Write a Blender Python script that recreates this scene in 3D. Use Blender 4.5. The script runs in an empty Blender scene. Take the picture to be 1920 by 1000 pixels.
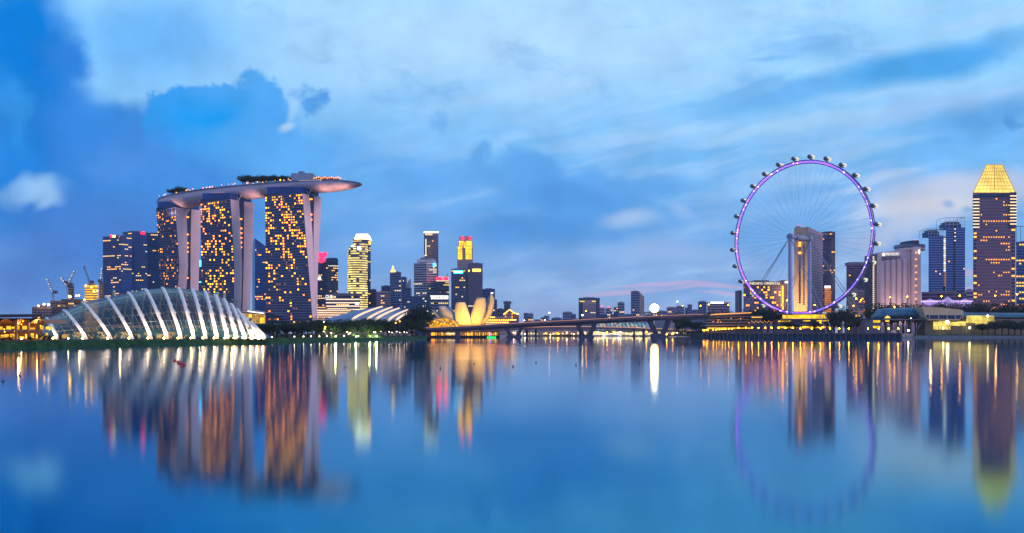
import bpy, bmesh, math, random
from math import sin, cos, pi, radians, sqrt
from mathutils import Vector, Matrix
from mathutils.geometry import tessellate_polygon
C = bpy.context.scene
# ------------------------------------------------------------------ camera, sky, sun, exposure
F, CX, HY, CAMH = 1663.0, 960.0, 625.0, 5.0      # lens in pixels of the 1920 px photograph, horizon row, eye height above the water
cam_data = bpy.data.cameras.new('camera'); cam = bpy.data.objects.new('camera', cam_data); C.collection.objects.link(cam)
cam.location = (0, 0, CAMH); cam.rotation_euler = (radians(90), 0, 0)
cam_data.sensor_width = 36; cam_data.lens = 36 * F / 1920; cam_data.shift_y = (HY - 500) / 1920
cam_data.clip_start = 0.5; cam_data.clip_end = 30000
C.camera = cam
C.view_settings.view_transform = 'Standard'; C.view_settings.look = 'None'
C.view_settings.exposure = 0; C.view_settings.gamma = 1
C.cycles.max_bounces = 6; C.cycles.diffuse_bounces = 2; C.cycles.glossy_bounces = 3; C.cycles.transparent_max_bounces = 12
C.cycles.sample_clamp_indirect = 12; C.cycles.caustics_reflective = False; C.cycles.caustics_refractive = False
C.cycles.use_denoising = True; C.cycles.volume_bounces = 0
HAZE = 0.00004          # evening haze per metre

def S(r, g, b):
    f = lambda c: (c / 255 / 12.92) if c / 255 <= 0.04045 else ((c / 255 + 0.055) / 1.055) ** 2.4
    return (f(r), f(g), f(b), 1.0)

w = bpy.data.worlds.new('World'); C.world = w; w.use_nodes = True
nt = w.node_tree; nt.nodes.clear()
def N(t, **k):
    n = nt.nodes.new(t)
    for a, v in k.items():
        if a == 'ins':
            for i, val in v.items():
                if hasattr(val, 'is_output'): nt.links.new(val, n.inputs[i])
                else: n.inputs[i].default_value = val
        else: setattr(n, a, v)
    return n
def M(op, a, b=0.0): return N('ShaderNodeMath', operation=op, ins={0: a, 1: b}).outputs[0]
def VM(op, a, b): return N('ShaderNodeVectorMath', operation=op, ins={0: a, 1: b}).outputs[0]
def mixc(fac, a, b, mode='MIX'):
    n = N('ShaderNodeMix', data_type='RGBA', blend_type=mode, ins={0: fac, 6: a, 7: b}); return n.outputs[2]
tc = N('ShaderNodeTexCoord')
sep = N('ShaderNodeSeparateXYZ', ins={0: tc.outputs['Generated']})
dx, dy, dz = sep.outputs
ay = M('MAXIMUM', M('ABSOLUTE', dy), 0.35)
U = M('MULTIPLY', M('DIVIDE', dx, ay), F / 100)          # bearing and height over the horizon on the sky, in units of 100 px of the photo
V = M('MULTIPLY', M('DIVIDE', dz, ay), F / 100)
P0 = N('ShaderNodeCombineXYZ', ins={0: U, 1: V}).outputs[0]
def noise(vec, scale, detail, rough=0.5):
    return N('ShaderNodeTexNoise', ins={'Vector': vec, 'Scale': scale, 'Detail': detail, 'Roughness': rough})
def warp(scale, detail, amt, rough=.55):
    n = noise(P0, scale, detail, rough)
    return VM('ADD', P0, VM('MULTIPLY', VM('SUBTRACT', n.outputs['Color'], (.5, .5, .5)), (amt, amt, 0)))
PS = warp(.42, 3, 2.4)             # soft, wide drift
PH = warp(1.25, 6, 1.15, .6)       # crisp cumulus edges
PF = warp(.5, 2, .5)               # faint
sky = N('ShaderNodeValToRGB', ins={0: M('DIVIDE', V, 6.5)})
el = sky.color_ramp.elements
stops = [(0, (146, 168, 212)), (.09, (136, 170, 220)), (.2, (120, 168, 227)), (.36, (108, 172, 235)), (.55, (118, 186, 244)), (.75, (138, 201, 250)), (1, (150, 210, 254))]
while len(el) < len(stops): el.new(.5)
for e, (p, c) in zip(el, stops): e.position = p; e.color = S(*c)
col = sky.outputs[0]
def blob(px, py, rx, ry, rot, soft, c, op, co='S'):
    """a cloud mass or gap, placed by its bearing and height"""
    global col
    src = {'S': PS, 'H': PH, 'F': PF}[co]
    m = N('ShaderNodeMapping', vector_type='TEXTURE', ins={0: src})
    m.inputs['Location'].default_value = ((px - CX) / 100, (HY - py) / 100, 0)
    m.inputs['Rotation'].default_value = (0, 0, radians(rot)); m.inputs['Scale'].default_value = (rx / 100, ry / 100, 1)
    ln = N('ShaderNodeVectorMath', operation='LENGTH', ins={0: m.outputs[0]}).outputs['Value']
    mr = N('ShaderNodeMapRange', interpolation_type='SMOOTHSTEP', ins={0: ln, 1: 1.0, 2: 1.0 - soft, 3: 0.0, 4: op})
    col = mixc(mr.outputs[0], col, S(*c))
# wide tones
blob(930, 60, 950, 210, 0, 1, (178, 218, 253), .85, 'F')
blob(330, 470, 640, 190, 0, 1, (84, 150, 226), .75, 'F')
blob(60, 520, 420, 170, 0, 1, (62, 118, 200), .8, 'F')
blob(760, 350, 330, 110, 0, 1, (92, 164, 236), .7)
blob(1700, 545, 420, 110, 0, 1, (146, 172, 220), .5, 'F')
# thin streaky veil, rising to the right
ms = N('ShaderNodeMapping', vector_type='TEXTURE', ins={0: PF}); ms.inputs['Rotation'].default_value = (0, 0, radians(11)); ms.inputs['Scale'].default_value = (4.2, .62, 1)
ns = noise(ms.outputs[0], 1.1, 5, .55)
veil = N('ShaderNodeMapRange', interpolation_type='SMOOTHSTEP', ins={0: ns.outputs[0], 1: .42, 2: .68, 3: 0, 4: .48}).outputs[0]
right = N('ShaderNodeMapRange', ins={0: U, 1: -4.5, 2: 2, 3: .15, 4: 1}).outputs[0]
col = mixc(M('MULTIPLY', veil, right), col, S(184, 218, 252))
gap = N('ShaderNodeMapRange', interpolation_type='SMOOTHSTEP', ins={0: ns.outputs[0], 1: .44, 2: .26, 3: 0, 4: .5}).outputs[0]
col = mixc(M('MULTIPLY', gap, right), col, S(86, 162, 232))
m2 = N('ShaderNodeMapping', vector_type='TEXTURE', ins={0: PH}); m2.inputs['Rotation'].default_value = (0, 0, radians(-14)); m2.inputs['Scale'].default_value = (2.6, .8, 1)
n2 = noise(m2.outputs[0], .9, 6, .58)
col = mixc(N('ShaderNodeMapRange', interpolation_type='SMOOTHSTEP', ins={0: n2.outputs[0], 1: .47, 2: .28, 3: 0, 4: .38}).outputs[0], col, S(92, 164, 234))
# left: deep blue gap and dark cloud bank
blob(280, 70, 300, 130, 0, .9, (104, 180, 248), .9, 'F')
blob(40, 110, 150, 330, 8, .7, (0, 124, 218), 1)
blob(180, 250, 210, 110, -18, .55, (54, 134, 220), .95)
blob(110, 330, 330, 190, -18, .7, (30, 120, 210), .95)
blob(120, 120, 66, 96, 20, .75, (40, 126, 216), .95, 'H')
blob(220, 245, 155, 78, -6, .65, (48, 132, 218), .95, 'H')
blob(330, 300, 260, 120, -12, .7, (66, 144, 226), .9)
blob(0, 300, 130, 190, 0, .9, (20, 132, 222), .7)
blob(330, 400, 300, 110, 0, .8, (70, 138, 220), .75)
# cumulus
blob(430, 250, 175, 80, 0, .5, (70, 160, 238), .95, 'H')
blob(480, 190, 70, 66, 0, .3, (76, 164, 240), .95, 'H')
blob(330, 215, 66, 58, 0, .3, (44, 152, 234), .95, 'H')
blob(400, 195, 66, 42, 0, .3, (66, 160, 238), .95, 'H')
blob(548, 200, 12, 46, -4, .9, (160, 206, 246), .8, 'F')
blob(541, 238, 22, 15, 20, .8, (178, 214, 246), .9, 'F')
blob(583, 188, 33, 43, 24, .6, (80, 156, 230), .95, 'H')
blob(310, 345, 300, 110, -10, .75, (62, 142, 226), .9, 'S')
blob(190, 270, 170, 80, -16, .7, (48, 132, 220), .9, 'S')
blob(530, 320, 190, 90, 0, .9, (88, 166, 238), .85, 'S')
blob(410, 240, 130, 85, -20, .9, (4, 150, 238), .97, 'F')
blob(500, 300, 190, 70, 0, .9, (88, 168, 238), .75, 'S')
blob(240, 290, 120, 60, -20, .9, (84, 148, 228), .6, 'S')
blob(220, 440, 340, 130, 0, .9, (68, 124, 204), .85, 'F')
blob(62, 340, 96, 36, 12, .9, (150, 198, 243), .9, 'S')
blob(100, 360, 46, 34, 20, .9, (160, 202, 244), .7, 'S')
blob(8, 200, 40, 120, 0, .9, (60, 160, 235), .5, 'S')
# centre bank
blob(1060, 385, 250, 88, -4, .75, (88, 160, 232), .92, 'S')
blob(1000, 322, 95, 52, -10, .65, (92, 164, 234), .95, 'H')
blob(898, 290, 34, 36, 30, .6, (98, 168, 236), .9, 'H')
blob(1125, 350, 70, 52, 0, .65, (94, 162, 230), .9, 'H')
blob(1000, 435, 280, 50, 0, .8, (78, 148, 220), .9, 'F')
blob(1060, 370, 130, 46, -8, .8, (80, 150, 224), .8, 'F')
blob(1180, 415, 75, 26, 4, .9, (166, 198, 238), .85, 'F')
blob(1275, 395, 40, 20, -20, .9, (156, 190, 236), .6, 'F')
blob(820, 222, 32, 24, 60, .9, (104, 172, 238), .7, 'H')
# right: blue streak between pale bands, small scud
blob(1740, 120, 330, 46, 13, .75, (66, 160, 232), .92, 'F')
blob(1450, 185, 230, 34, 8, .85, (104, 176, 240), .8, 'F')
blob(1720, 205, 260, 30, 13, .8, (150, 194, 242), .85, 'F')
blob(1850, 210, 200, 46, 12, .85, (92, 162, 228), .9, 'F')
blob(1790, 365, 250, 62, 9, .75, (196, 206, 230), .9, 'F')
blob(1740, 388, 150, 26, 6, .8, (208, 212, 226), .9, 'F')
blob(1640, 345, 130, 16, 16, .8, (176, 204, 240), .8, 'F')
blob(1600, 290, 200, 16, 14, .8, (150, 196, 242), .7, 'F')
blob(1490, 236, 260, 26, 8, .8, (164, 208, 245), .8, 'F')
blob(1700, 430, 180, 40, 4, .9, (196, 206, 230), .7, 'S')
blob(1440, 400, 200, 90, 0, 1, (112, 172, 234), .6, 'F')
blob(1774, 385, 20, 12, -10, .9, (120, 168, 222), .7, 'F')
blob(1812, 394, 16, 10, -10, .9, (120, 168, 222), .65, 'F')
blob(1440, 112, 70, 8, 3, .9, (116, 178, 234), .7, 'F')
blob(1905, 235, 30, 18, 0, .9, (78, 148, 218), .8, 'H')
gr = noise(PF, 1.05, 7, .56)
gl = N('ShaderNodeMapRange', ins={0: gr.outputs[0], 1: .3, 2: .7, 3: .89, 4: 1.08}).outputs[0]
col = N('ShaderNodeVectorMath', operation='SCALE', ins={0: col, 'Scale': gl}).outputs[0]
# rosy bars low over the skyline
for q in ((1330, 540, 130, 5, 2), (1250, 534, 170, 6, -1), (1360, 552, 80, 5, 0), (1745, 560, 60, 7, 6), (1800, 520, 70, 8, 3), (1800, 545, 40, 5, 3), (1160, 545, 120, 8, 2)):
    blob(*q, .9, (206, 176, 212), .62, 'F')
blob(1250, 478, 230, 40, 0, .9, (150, 184, 232), .75, 'F')
blob(1150, 590, 460, 36, 0, 1, (136, 162, 212), .7, 'F')
# the unseen eastern sky behind the viewer, brightened to lift the facades
back = N('ShaderNodeValToRGB', ins={0: dz})
for e, (p, c) in zip(back.color_ramp.elements, ((0.02, (.32, .41, .76, 1)), (.45, (.20, .36, .78, 1)))): e.position = p; e.color = c
bf = N('ShaderNodeMapRange', interpolation_type='SMOOTHSTEP', ins={0: dy, 1: .12, 2: -.25, 3: 0, 4: 1}).outputs[0]
col = mixc(bf, col, back.outputs[0])
hi = N('ShaderNodeMapRange', interpolation_type='SMOOTHSTEP', ins={0: dz, 1: .42, 2: .8, 3: 0, 4: 1}).outputs[0]
col = mixc(hi, col, (.12, .30, .66, 1))
bg = N("ShaderNodeBackground", ins={0: col, 1: 1.07})
nt.links.new(bg.outputs[0], N('ShaderNodeOutputWorld').inputs[0])
w.cycles.sampling_method = 'MANUAL'; w.cycles.sample_map_resolution = 512

sun_d = bpy.data.lights.new('sun', 'SUN'); sun = bpy.data.objects.new('sun', sun_d); C.collection.objects.link(sun)
sun_d.energy = 1.6; sun_d.angle = radians(24); sun_d.color = (1.0, .70, .72)
sun.rotation_euler = (radians(70), 0, radians(64))      # rosy fill added for the facades, low, from behind right; the sunset is ahead

# ------------------------------------------------------------------ helpers
def X(px, Y): return (px - CX) * Y / F
def Z(py, Y): return CAMH - (py - HY) * Y / F
def P(px, py, Y): return Vector((X(px, Y), Y, Z(py, Y)))
rnd = random.Random(7)

def mat(name, c, rough=.6, metal=0, var=.18, scale=.15, spec=.5, alpha=1, bump=0):
    m = bpy.data.materials.new(name); m.use_nodes = True; t = m.node_tree
    b = t.nodes['Principled BSDF']
    b.inputs['Roughness'].default_value = rough; b.inputs['Metallic'].default_value = metal
    b.inputs['Specular IOR Level'].default_value = spec; b.inputs['Alpha'].default_value = alpha
    c = tuple(c[:3])
    if var:
        co = t.nodes.new('ShaderNodeTexCoord'); n = t.nodes.new('ShaderNodeTexNoise')
        n.inputs['Scale'].default_value = scale; n.inputs['Detail'].default_value = 4
        t.links.new(co.outputs['Object'], n.inputs['Vector'])
        r = t.nodes.new('ShaderNodeValToRGB')
        r.color_ramp.elements[0].position = .3; r.color_ramp.elements[1].position = .7
        r.color_ramp.elements[0].color = tuple(x * (1 - var) for x in c) + (1,)
        r.color_ramp.elements[1].color = tuple(min(1, x * (1 + var)) for x in c) + (1,)
        t.links.new(n.outputs[0], r.inputs[0]); t.links.new(r.outputs[0], b.inputs['Base Color'])
    else: b.inputs['Base Color'].default_value = c + (1,)
    return m
def em(name, c, s, nee=False, var=0, scale=.3):
    m = bpy.data.materials.new(name); m.use_nodes = True; t = m.node_tree; t.nodes.clear()
    e = t.nodes.new('ShaderNodeEmission'); o = t.nodes.new('ShaderNodeOutputMaterial')
    e.inputs[0].default_value = tuple(c[:3]) + (1,); e.inputs[1].default_value = s
    if var:
        co = t.nodes.new('ShaderNodeTexCoord'); n = t.nodes.new('ShaderNodeTexNoise'); n.inputs['Scale'].default_value = scale; n.inputs['Detail'].default_value = 3
        r = t.nodes.new('ShaderNodeMapRange'); r.inputs[1].default_value = .35; r.inputs[2].default_value = .65
        r.inputs[3].default_value = s * (1 - var); r.inputs[4].default_value = s * (1 + var)
        t.links.new(co.outputs['Object'], n.inputs['Vector']); t.links.new(n.outputs[0], r.inputs[0]); t.links.new(r.outputs[0], e.inputs[1])
    t.links.new(e.outputs[0], o.inputs[0])
    m.cycles.emission_sampling = 'AUTO' if nee else 'NONE'
    return m

class Thing:
    def __init__(s, name, label, cat, loc=(0, 0, 0), group=None):
        o = bpy.data.objects.new(name, None); C.collection.objects.link(o); o.location = loc
        o.empty_display_size = 2
        o['label'] = label; o['category'] = cat
        if group: o['group'] = group
        s.o = o; s.loc = Vector(loc); s.nlit = 0; s.rest = {}; s.count = {}
    def cap(s, name, most=100):
        s.count[name] = s.count.get(name, 0) + 1
        return s.count[name] <= most

class MB:
    def __init__(s): s.v = []; s.f = []
    def add(s, vs, fs):
        n = len(s.v); s.v += [tuple(v) for v in vs]; s.f += [tuple(n + i for i in f) for f in fs]; return s
    def hexa(s, a, b): # two quads
        return s.add(list(a) + list(b), [(3, 2, 1, 0), (4, 5, 6, 7), (0, 1, 5, 4), (1, 2, 6, 5), (2, 3, 7, 6), (3, 0, 4, 7)])
    def box(s, x0, x1, y0, y1, z0, z1):
        return s.hexa([(x0, y0, z0), (x1, y0, z0), (x1, y1, z0), (x0, y1, z0)], [(x0, y0, z1), (x1, y0, z1), (x1, y1, z1), (x0, y1, z1)])
    def slab(s, a, b, c, d, n): # thick quad, n = extrusion vector
        n = Vector(n); q = [Vector(k) for k in (a, b, c, d)]
        return s.hexa(q, [k + n for k in q])
    def prism(s, poly, z0, z1):
        k = len(poly); z0 = z0 if hasattr(z0, '__len__') else [z0] * k; z1 = z1 if hasattr(z1, '__len__') else [z1] * k
        vs = [(p[0], p[1], z0[i]) for i, p in enumerate(poly)] + [(p[0], p[1], z1[i]) for i, p in enumerate(poly)]
        return s.add(vs, [tuple(range(k - 1, -1, -1)), tuple(range(k, 2 * k))] + [(i, (i + 1) % k, k + (i + 1) % k, k + i) for i in range(k)])
    def loft(s, rings, cap=True, closed=True):
        k = len(rings[0]); vs = [v for r in rings for v in r]; fs = []
        for j in range(len(rings) - 1):
            for i in range(k if closed else k - 1):
                a = j * k + i; b = j * k + (i + 1) % k; fs.append((a, b, b + k, a + k))
        if cap and closed: fs += [tuple(range(k - 1, -1, -1)), tuple((len(rings) - 1) * k + i for i in range(k))]
        return s.add(vs, fs)
    def tube(s, pts, r, n=6, cap=True):
        pts = [Vector(p) for p in pts]; rings = []
        for i, p in enumerate(pts):
            d = (pts[min(i + 1, len(pts) - 1)] - pts[max(i - 1, 0)]).normalized()
            a = d.cross(Vector((0, 0, 1)))
            if a.length < .05: a = d.cross(Vector((0, 1, 0)))
            a.normalize(); b = d.cross(a); rr = r[i] if hasattr(r, '__len__') else r
            rings.append([p + a * rr * cos(2 * pi * k / n) + b * rr * sin(2 * pi * k / n) for k in range(n)])
        return s.loft(rings, cap)
    def ball(s, c, r, seg=8, ring=5, sq=(1, 1, 1)):
        c = Vector(c); rings = []
        for j in range(ring + 1):
            t = pi * (.02 + .96 * j / ring)
            rings.append([c + Vector((sin(t) * cos(2 * pi * i / seg) * r * sq[0], sin(t) * sin(2 * pi * i / seg) * r * sq[1], -cos(t) * r * sq[2])) for i in range(seg)])
        return s.loft(rings)
    def build(s, name, m, T=None, parent=None, smooth=False, label=None, kind=None, loc=None):
        """ONE mesh object; T is the thing it belongs to, parent an optional part of that thing"""
        off = T.loc if T else Vector(loc or (0, 0, 0))
        me = bpy.data.meshes.new(name); me.from_pydata([tuple(Vector(v) - off) for v in s.v], [], s.f)
        me.materials.append(m)
        if smooth: me.polygons.foreach_set('use_smooth', [True] * len(me.polygons))
        o = bpy.data.objects.new(name, me); C.collection.objects.link(o)
        if T: o.parent = parent or T.o
        else: o.location = off
        if label: o['label'] = label
        if kind: o['kind'] = kind
        return o
def solo(mb, name, m, label, cat, loc=(0, 0, 0), group=None, smooth=False):
    o = mb.build(name, m, loc=loc, smooth=smooth); o['label'] = label; o['category'] = cat
    if group: o['group'] = group
    return o
def copy_thing(o, parent=None):
    c = o.copy(); C.collection.objects.link(c)
    if parent: c.parent = parent
    for ch in o.children: copy_thing(ch, c)
    return c
ORD = 'first second third fourth fifth sixth seventh eighth ninth tenth eleventh twelfth thirteenth fourteenth fifteenth sixteenth seventeenth eighteenth nineteenth twentieth'.split()
TENS = {2: 'twenty', 3: 'thirty', 4: 'forty', 5: 'fifty', 6: 'sixty'}
def nth(i):
    if i < 20: return ORD[i]
    t, u = divmod(i + 1, 10)
    return (TENS[t] + '-' + ORD[u - 1]) if u else TENS[t][:-1] + 'ieth'

# ------------------------------------------------------------------ materials
CONC = mat('concrete', (.34, .30, .33), .8); MAUVE = mat('mauve_cladding', (.34, .26, .34), .7, scale=.05, var=.1)
PINKC = mat('rosy_concrete', (.80, .58, .62), .7, scale=.04, var=.1)
DKMAUVE = mat('dark_mauve_stone', (.13, .10, .17), .7, scale=.06)
GREY = mat('grey_panel', (.16, .19, .28), .6); PALE = mat('pale_panel', (.5, .49, .52), .55); SLATE = mat('slate_panel', (.06, .08, .15), .5)
GLASS = mat('dark_glass', (.010, .028, .095), .12, spec=.5, var=.4, scale=.08)
GLASSB = mat('blue_glass', (.002, .045, .21), .15, spec=.4, var=.35, scale=.06)
GLASST = mat('teal_glass', (.003, .06, .17), .15, spec=.4, var=.35, scale=.06)
WARMGREY = mat('warm_grey', (.30, .25, .24), .75); BEIGE = mat('beige_cladding', (.6, .46, .28), .6, scale=.08, var=.08)
STEEL = mat('white_steel', (.72, .70, .72), .4, var=.05); DSTEEL = mat('dark_steel', (.06, .065, .09), .5)
ROOFD = mat('dark_roof', (.04, .035, .05), .7); TIMBER = mat('warm_timber', (.25, .11, .04), .6)
GRASS = mat('grass', (.018, .06, .022), .95, var=.5, scale=.3, spec=.1); SOIL = mat('ground', (.035, .04, .04), .95, spec=.1)
PAVE = mat('paving', (.22, .18, .17), .85); WALLD = mat('sea_wall_stone', (.03, .032, .05), .8)
LEAF = [mat('leaves', (.016, .035, .022), .7, var=.5, scale=.5, spec=.2), mat('leaves', (.022, .045, .022), .7, var=.5, scale=.5, spec=.2), mat('leaves', (.012, .028, .03), .7, var=.5, scale=.5, spec=.2)]
LEAFG = mat('bright_leaves', (.10, .22, .03), .6, var=.5, scale=1.2, spec=.2)  # brighter green: the uplighting is also put into the leaf colour
BARK = mat('bark', (.05, .035, .025), .9)
W1 = em('amber_window', (1, .25, .010), 4.6); W2 = em('yellow_window', (1, .42, .05), 2.3); W3 = em('white_window', (1, .84, .55), 1.3)
W4 = em('dim_window', (.62, .26, .14), .6); W5 = em('bright_window', (1, .23, .007), 9.5); WY = em('lime_window', (1, .68, .12), 1.4)
WARM = [W1, W2, W1, W2, W3]; OFFICE = [W2, WY, W3, W2]; ROOMS = [W5, W1, W5, W2, W4]
GOLD = em('gold_light', (1, .50, .03), 1.5, var=.35); GOLDH = em('gold_strip_light', (1, .55, .08), 4)
WHITEL = em('white_light', (1, .93, .85), 1.9); PEACHL = em('peach_light', (1, .66, .45), 1.5, var=.2, scale=.05)
LAMPO = em('orange_lamp', (1, .36, .006), 110, True); LAMPW = em('warm_lamp', (1, .62, .12), 60, True); LAMPN = em('white_lamp', (1, .80, .46), 26, True)
REDL = em('red_light', (1, .006, .016), 12); PINKL = em('pink_light', (1, .03, .13), 2.2); TEALL = em('teal_light', (.02, .5, .9), 9); BLUEW = em('cool_light', (.7, .85, 1), 2.5)
PURP = em('purple_light', (.52, .26, 1), 1.9, var=.5, scale=.12); GREENL = em('green_light', (.02, .9, .15), 1.5)

# ------------------------------------------------------------------ water and land
def water_mat():
    m = bpy.data.materials.new('water'); m.use_nodes = True; t = m.node_tree; t.nodes.clear()
    b = t.nodes.new('ShaderNodeBsdfGlossy'); b.distribution = 'BECKMANN'; d = t.nodes.new('ShaderNodeBsdfDiffuse'); d.inputs[0].default_value = (0, .012, .028, 1)
    lw = t.nodes.new('ShaderNodeLayerWeight'); lw.inputs['Blend'].default_value = .5; rp = t.nodes.new('ShaderNodeValToRGB')      # mirror strength falls and turns blue as the view steepens
    e = rp.color_ramp.elements
    tab = ((0, (.01, .03, .05)), (.6, (.03, .14, .22)), (.78, (.10, .36, .47)), (.84, (.20, .45, .54)), (.895, (.35, .55, .64)), (.95, (.58, .70, .78)), (.99, (.92, .93, .95)))
    while len(e) < len(tab): e.new(.5)
    for q, (p, c) in zip(e, tab): q.position = p; q.color = c + (1,)
    t.links.new(lw.outputs['Facing'], rp.inputs[0]); t.links.new(rp.outputs[0], b.inputs['Color'])
    ad = t.nodes.new('ShaderNodeAddShader'); out = t.nodes.new('ShaderNodeOutputMaterial'); t.links.new(b.outputs[0], ad.inputs[0]); t.links.new(d.outputs[0], ad.inputs[1]); t.links.new(ad.outputs[0], out.inputs[0])
    co = t.nodes.new('ShaderNodeTexCoord')
    def nz(scale, sx, sy, det=3):
        mp = t.nodes.new('ShaderNodeMapping'); mp.inputs['Scale'].default_value = (sx, sy, 1); n = t.nodes.new('ShaderNodeTexNoise')
        n.inputs['Scale'].default_value = scale; n.inputs['Detail'].default_value = det
        t.links.new(co.outputs['Object'], mp.inputs[0]); t.links.new(mp.outputs[0], n.inputs['Vector']); return n.outputs[0]
    r = t.nodes.new('ShaderNodeMapRange'); r.inputs[1].default_value = .3; r.inputs[2].default_value = .7; r.inputs[3].default_value = .07; r.inputs[4].default_value = .12
    t.links.new(nz(.012, .35, 1.0, 4), r.inputs[0]); gz = t.nodes.new('ShaderNodeMapRange'); gz.interpolation_type = 'SMOOTHSTEP'; gz.inputs[1].default_value = .984; gz.inputs[2].default_value = .9965; gz.inputs[3].default_value = 1; gz.inputs[4].default_value = .35
    mu = t.nodes.new('ShaderNodeMath'); mu.operation = 'MULTIPLY'; t.links.new(lw.outputs['Facing'], gz.inputs[0]); t.links.new(gz.outputs[0], mu.inputs[0]); t.links.new(r.outputs[0], mu.inputs[1]); t.links.new(mu.outputs[0], b.inputs['Roughness'])
    bp = t.nodes.new('ShaderNodeBump'); bp.inputs['Strength'].default_value = .025; bp.inputs['Distance'].default_value = .02
    g2 = t.nodes.new('ShaderNodeMapRange'); g2.interpolation_type = 'SMOOTHSTEP'; g2.inputs[1].default_value = .955; g2.inputs[2].default_value = .993; g2.inputs[3].default_value = .03; g2.inputs[4].default_value = 0; t.links.new(lw.outputs['Facing'], g2.inputs[0]); t.links.new(g2.outputs[0], bp.inputs['Strength'])
    t.links.new(nz(1.6, .35, 1.0, 2), bp.inputs['Height']); t.links.new(bp.outputs[0], b.inputs['Normal'])
    return m
o = MB().add([(-9000, -400, 0), (9000, -400, 0), (9000, 12000, 0), (-9000, 12000, 0)], [(0, 1, 2, 3)]).build('water', water_mat(), kind='structure')
SHORE = [(-420, 668), (-200, 660), (0, 655), (150, 651), (300, 648), (400, 645.5), (500, 643), (600, 640.5), (700, 638), (800, 636)]
edge = []
for px, py in SHORE:
    Y = 5 * F / (py - HY); edge.append((X(px, Y), Y))
def shoreY(px):
    for (a, ya), (b, yb) in zip(SHORE, SHORE[1:]):
        if a <= px <= b: return 5 * F / (ya + (yb - ya) * (px - a) / (b - a) - HY)
    return 760
top = [(x - .1, y + 16) for x, y in edge]
o = MB().loft([[(x, y - 1, -.6) for x, y in edge], [(x, y + 5, 1.0) for x, y in edge], [(x, y + 16, 2.3) for x, y in top and edge], [(x, y + 26, 2.34) for x, y in edge]], closed=False).build('grass_bank', GRASS, kind='structure', smooth=True)
def sheet(name, poly, z, m):
    vs = [Vector((x, y, z)) for x, y in poly]; me = bpy.data.meshes.new(name); me.from_pydata([tuple(v) for v in vs], [], [tuple(t) for t in tessellate_polygon([vs])]); me.materials.append(m)
    o = bpy.data.objects.new(name, me); C.collection.objects.link(o); o['kind'] = 'structure'; return o
WALLTOP = 4.6
shore_r = [(X(1296, 1125), 1125), (X(1318, 1085), 1085), (X(1690, 850), 850)]
low_r = [(X(1690, 850), 850), (X(1712, 985), 985), (X(1925, 1040), 1040), (X(2500, 1040), 1040)]
sheet('ground', [(x, y + 20) for x, y in edge] + [(X(808, 800), 800), (X(806, 1040), 1040), (X(936, 1040), 1040), (X(950, 1560), 1560), (X(1290, 1600), 1600)] + [(x, y + 12) for x, y in shore_r] + [(x, y + 12) for x, y in low_r[1:]] + [(9000, 1100), (9000, 11000), (-9000, 11000), (-9000, 250)], 2.2, SOIL)
MB().prism([(shore_r[0][0] - 30, 1160), shore_r[0], shore_r[1], shore_r[2], (shore_r[2][0] + 6, 870), (X(1712, 1000), 1000), (X(1712, 1330), 1330), (X(1270, 1330), 1330)], 1.0, WALLTOP).build('promenade', PAVE, kind='structure')
MB().loft([[(x, y, -.5) for x, y in low_r], [(x, y + 3, 1.6) for x, y in low_r], [(x, y + 16, 2.3) for x, y in low_r], [(x, y + 60, 2.9) for x, y in low_r]], closed=False).build('stepped_bank', mat('bank_stone', (.07, .09, .11), .9), kind='structure')
MB().loft([[(x, y + 17, 2.42) for x, y in low_r], [(x, y + 34, 3.1) for x, y in low_r], [(x, y + 58, 3.2) for x, y in low_r]], closed=False).build('lawn', GRASS, kind='structure')
MB().loft([[(X(936, 1040), 1040, -.4), (X(950, 1560), 1560, -.4), (X(1290, 1600), 1600, -.4), (X(1296, 1125), 1125, -.4)], [(X(936, 1040), 1041, 2.3), (X(950, 1560), 1561, 2.3), (X(1290, 1600), 1601, 2.3), (X(1296, 1125) + 1, 1126, 2.3)]], closed=False).build('quay', mat('quay_stone', (.26, .27, .32), .7), kind='structure')
MB().loft([[(X(806, 800), 800, -.4), (X(806, 1040), 1040, -.4), (X(936, 1040), 1040, -.4)], [(X(806, 800) - 1, 801, 2.3), (X(806, 1040) - 1, 1041, 2.3), (X(936, 1040), 1041, 2.3)]], closed=False).build('quay', WALLD, kind='structure')

# sea wall with upright ribs
sw = Thing('sea_wall', 'long dark stone sea wall with upright ribs under the lamp lit promenade', 'wall', (shore_r[1][0], shore_r[1][1], 0))
MB().loft([[(x, y, -.5) for x, y in shore_r], [(x, y - .2, WALLTOP) for x, y in shore_r], [(x, y + 1.5, WALLTOP + .5) for x, y in shore_r]], closed=False).build('wall', WALLD, sw)
(x0, y0), (x1, y1) = shore_r[1], shore_r[2]
for i in range(40):
    s = i / 39; x = x0 + (x1 - x0) * s; y = y0 + (y1 - y0) * s
    MB().box(x - .5, x + .5, y - .8, y + .3, -.5, WALLTOP - .1).build('rib', SLATE, sw)
m = MB()
m.loft([[(x, y + 1.6, WALLTOP + .62 + k) for x, y in shore_r] for k in (0, .25)], closed=False).build('coping', PAVE, sw)

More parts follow.
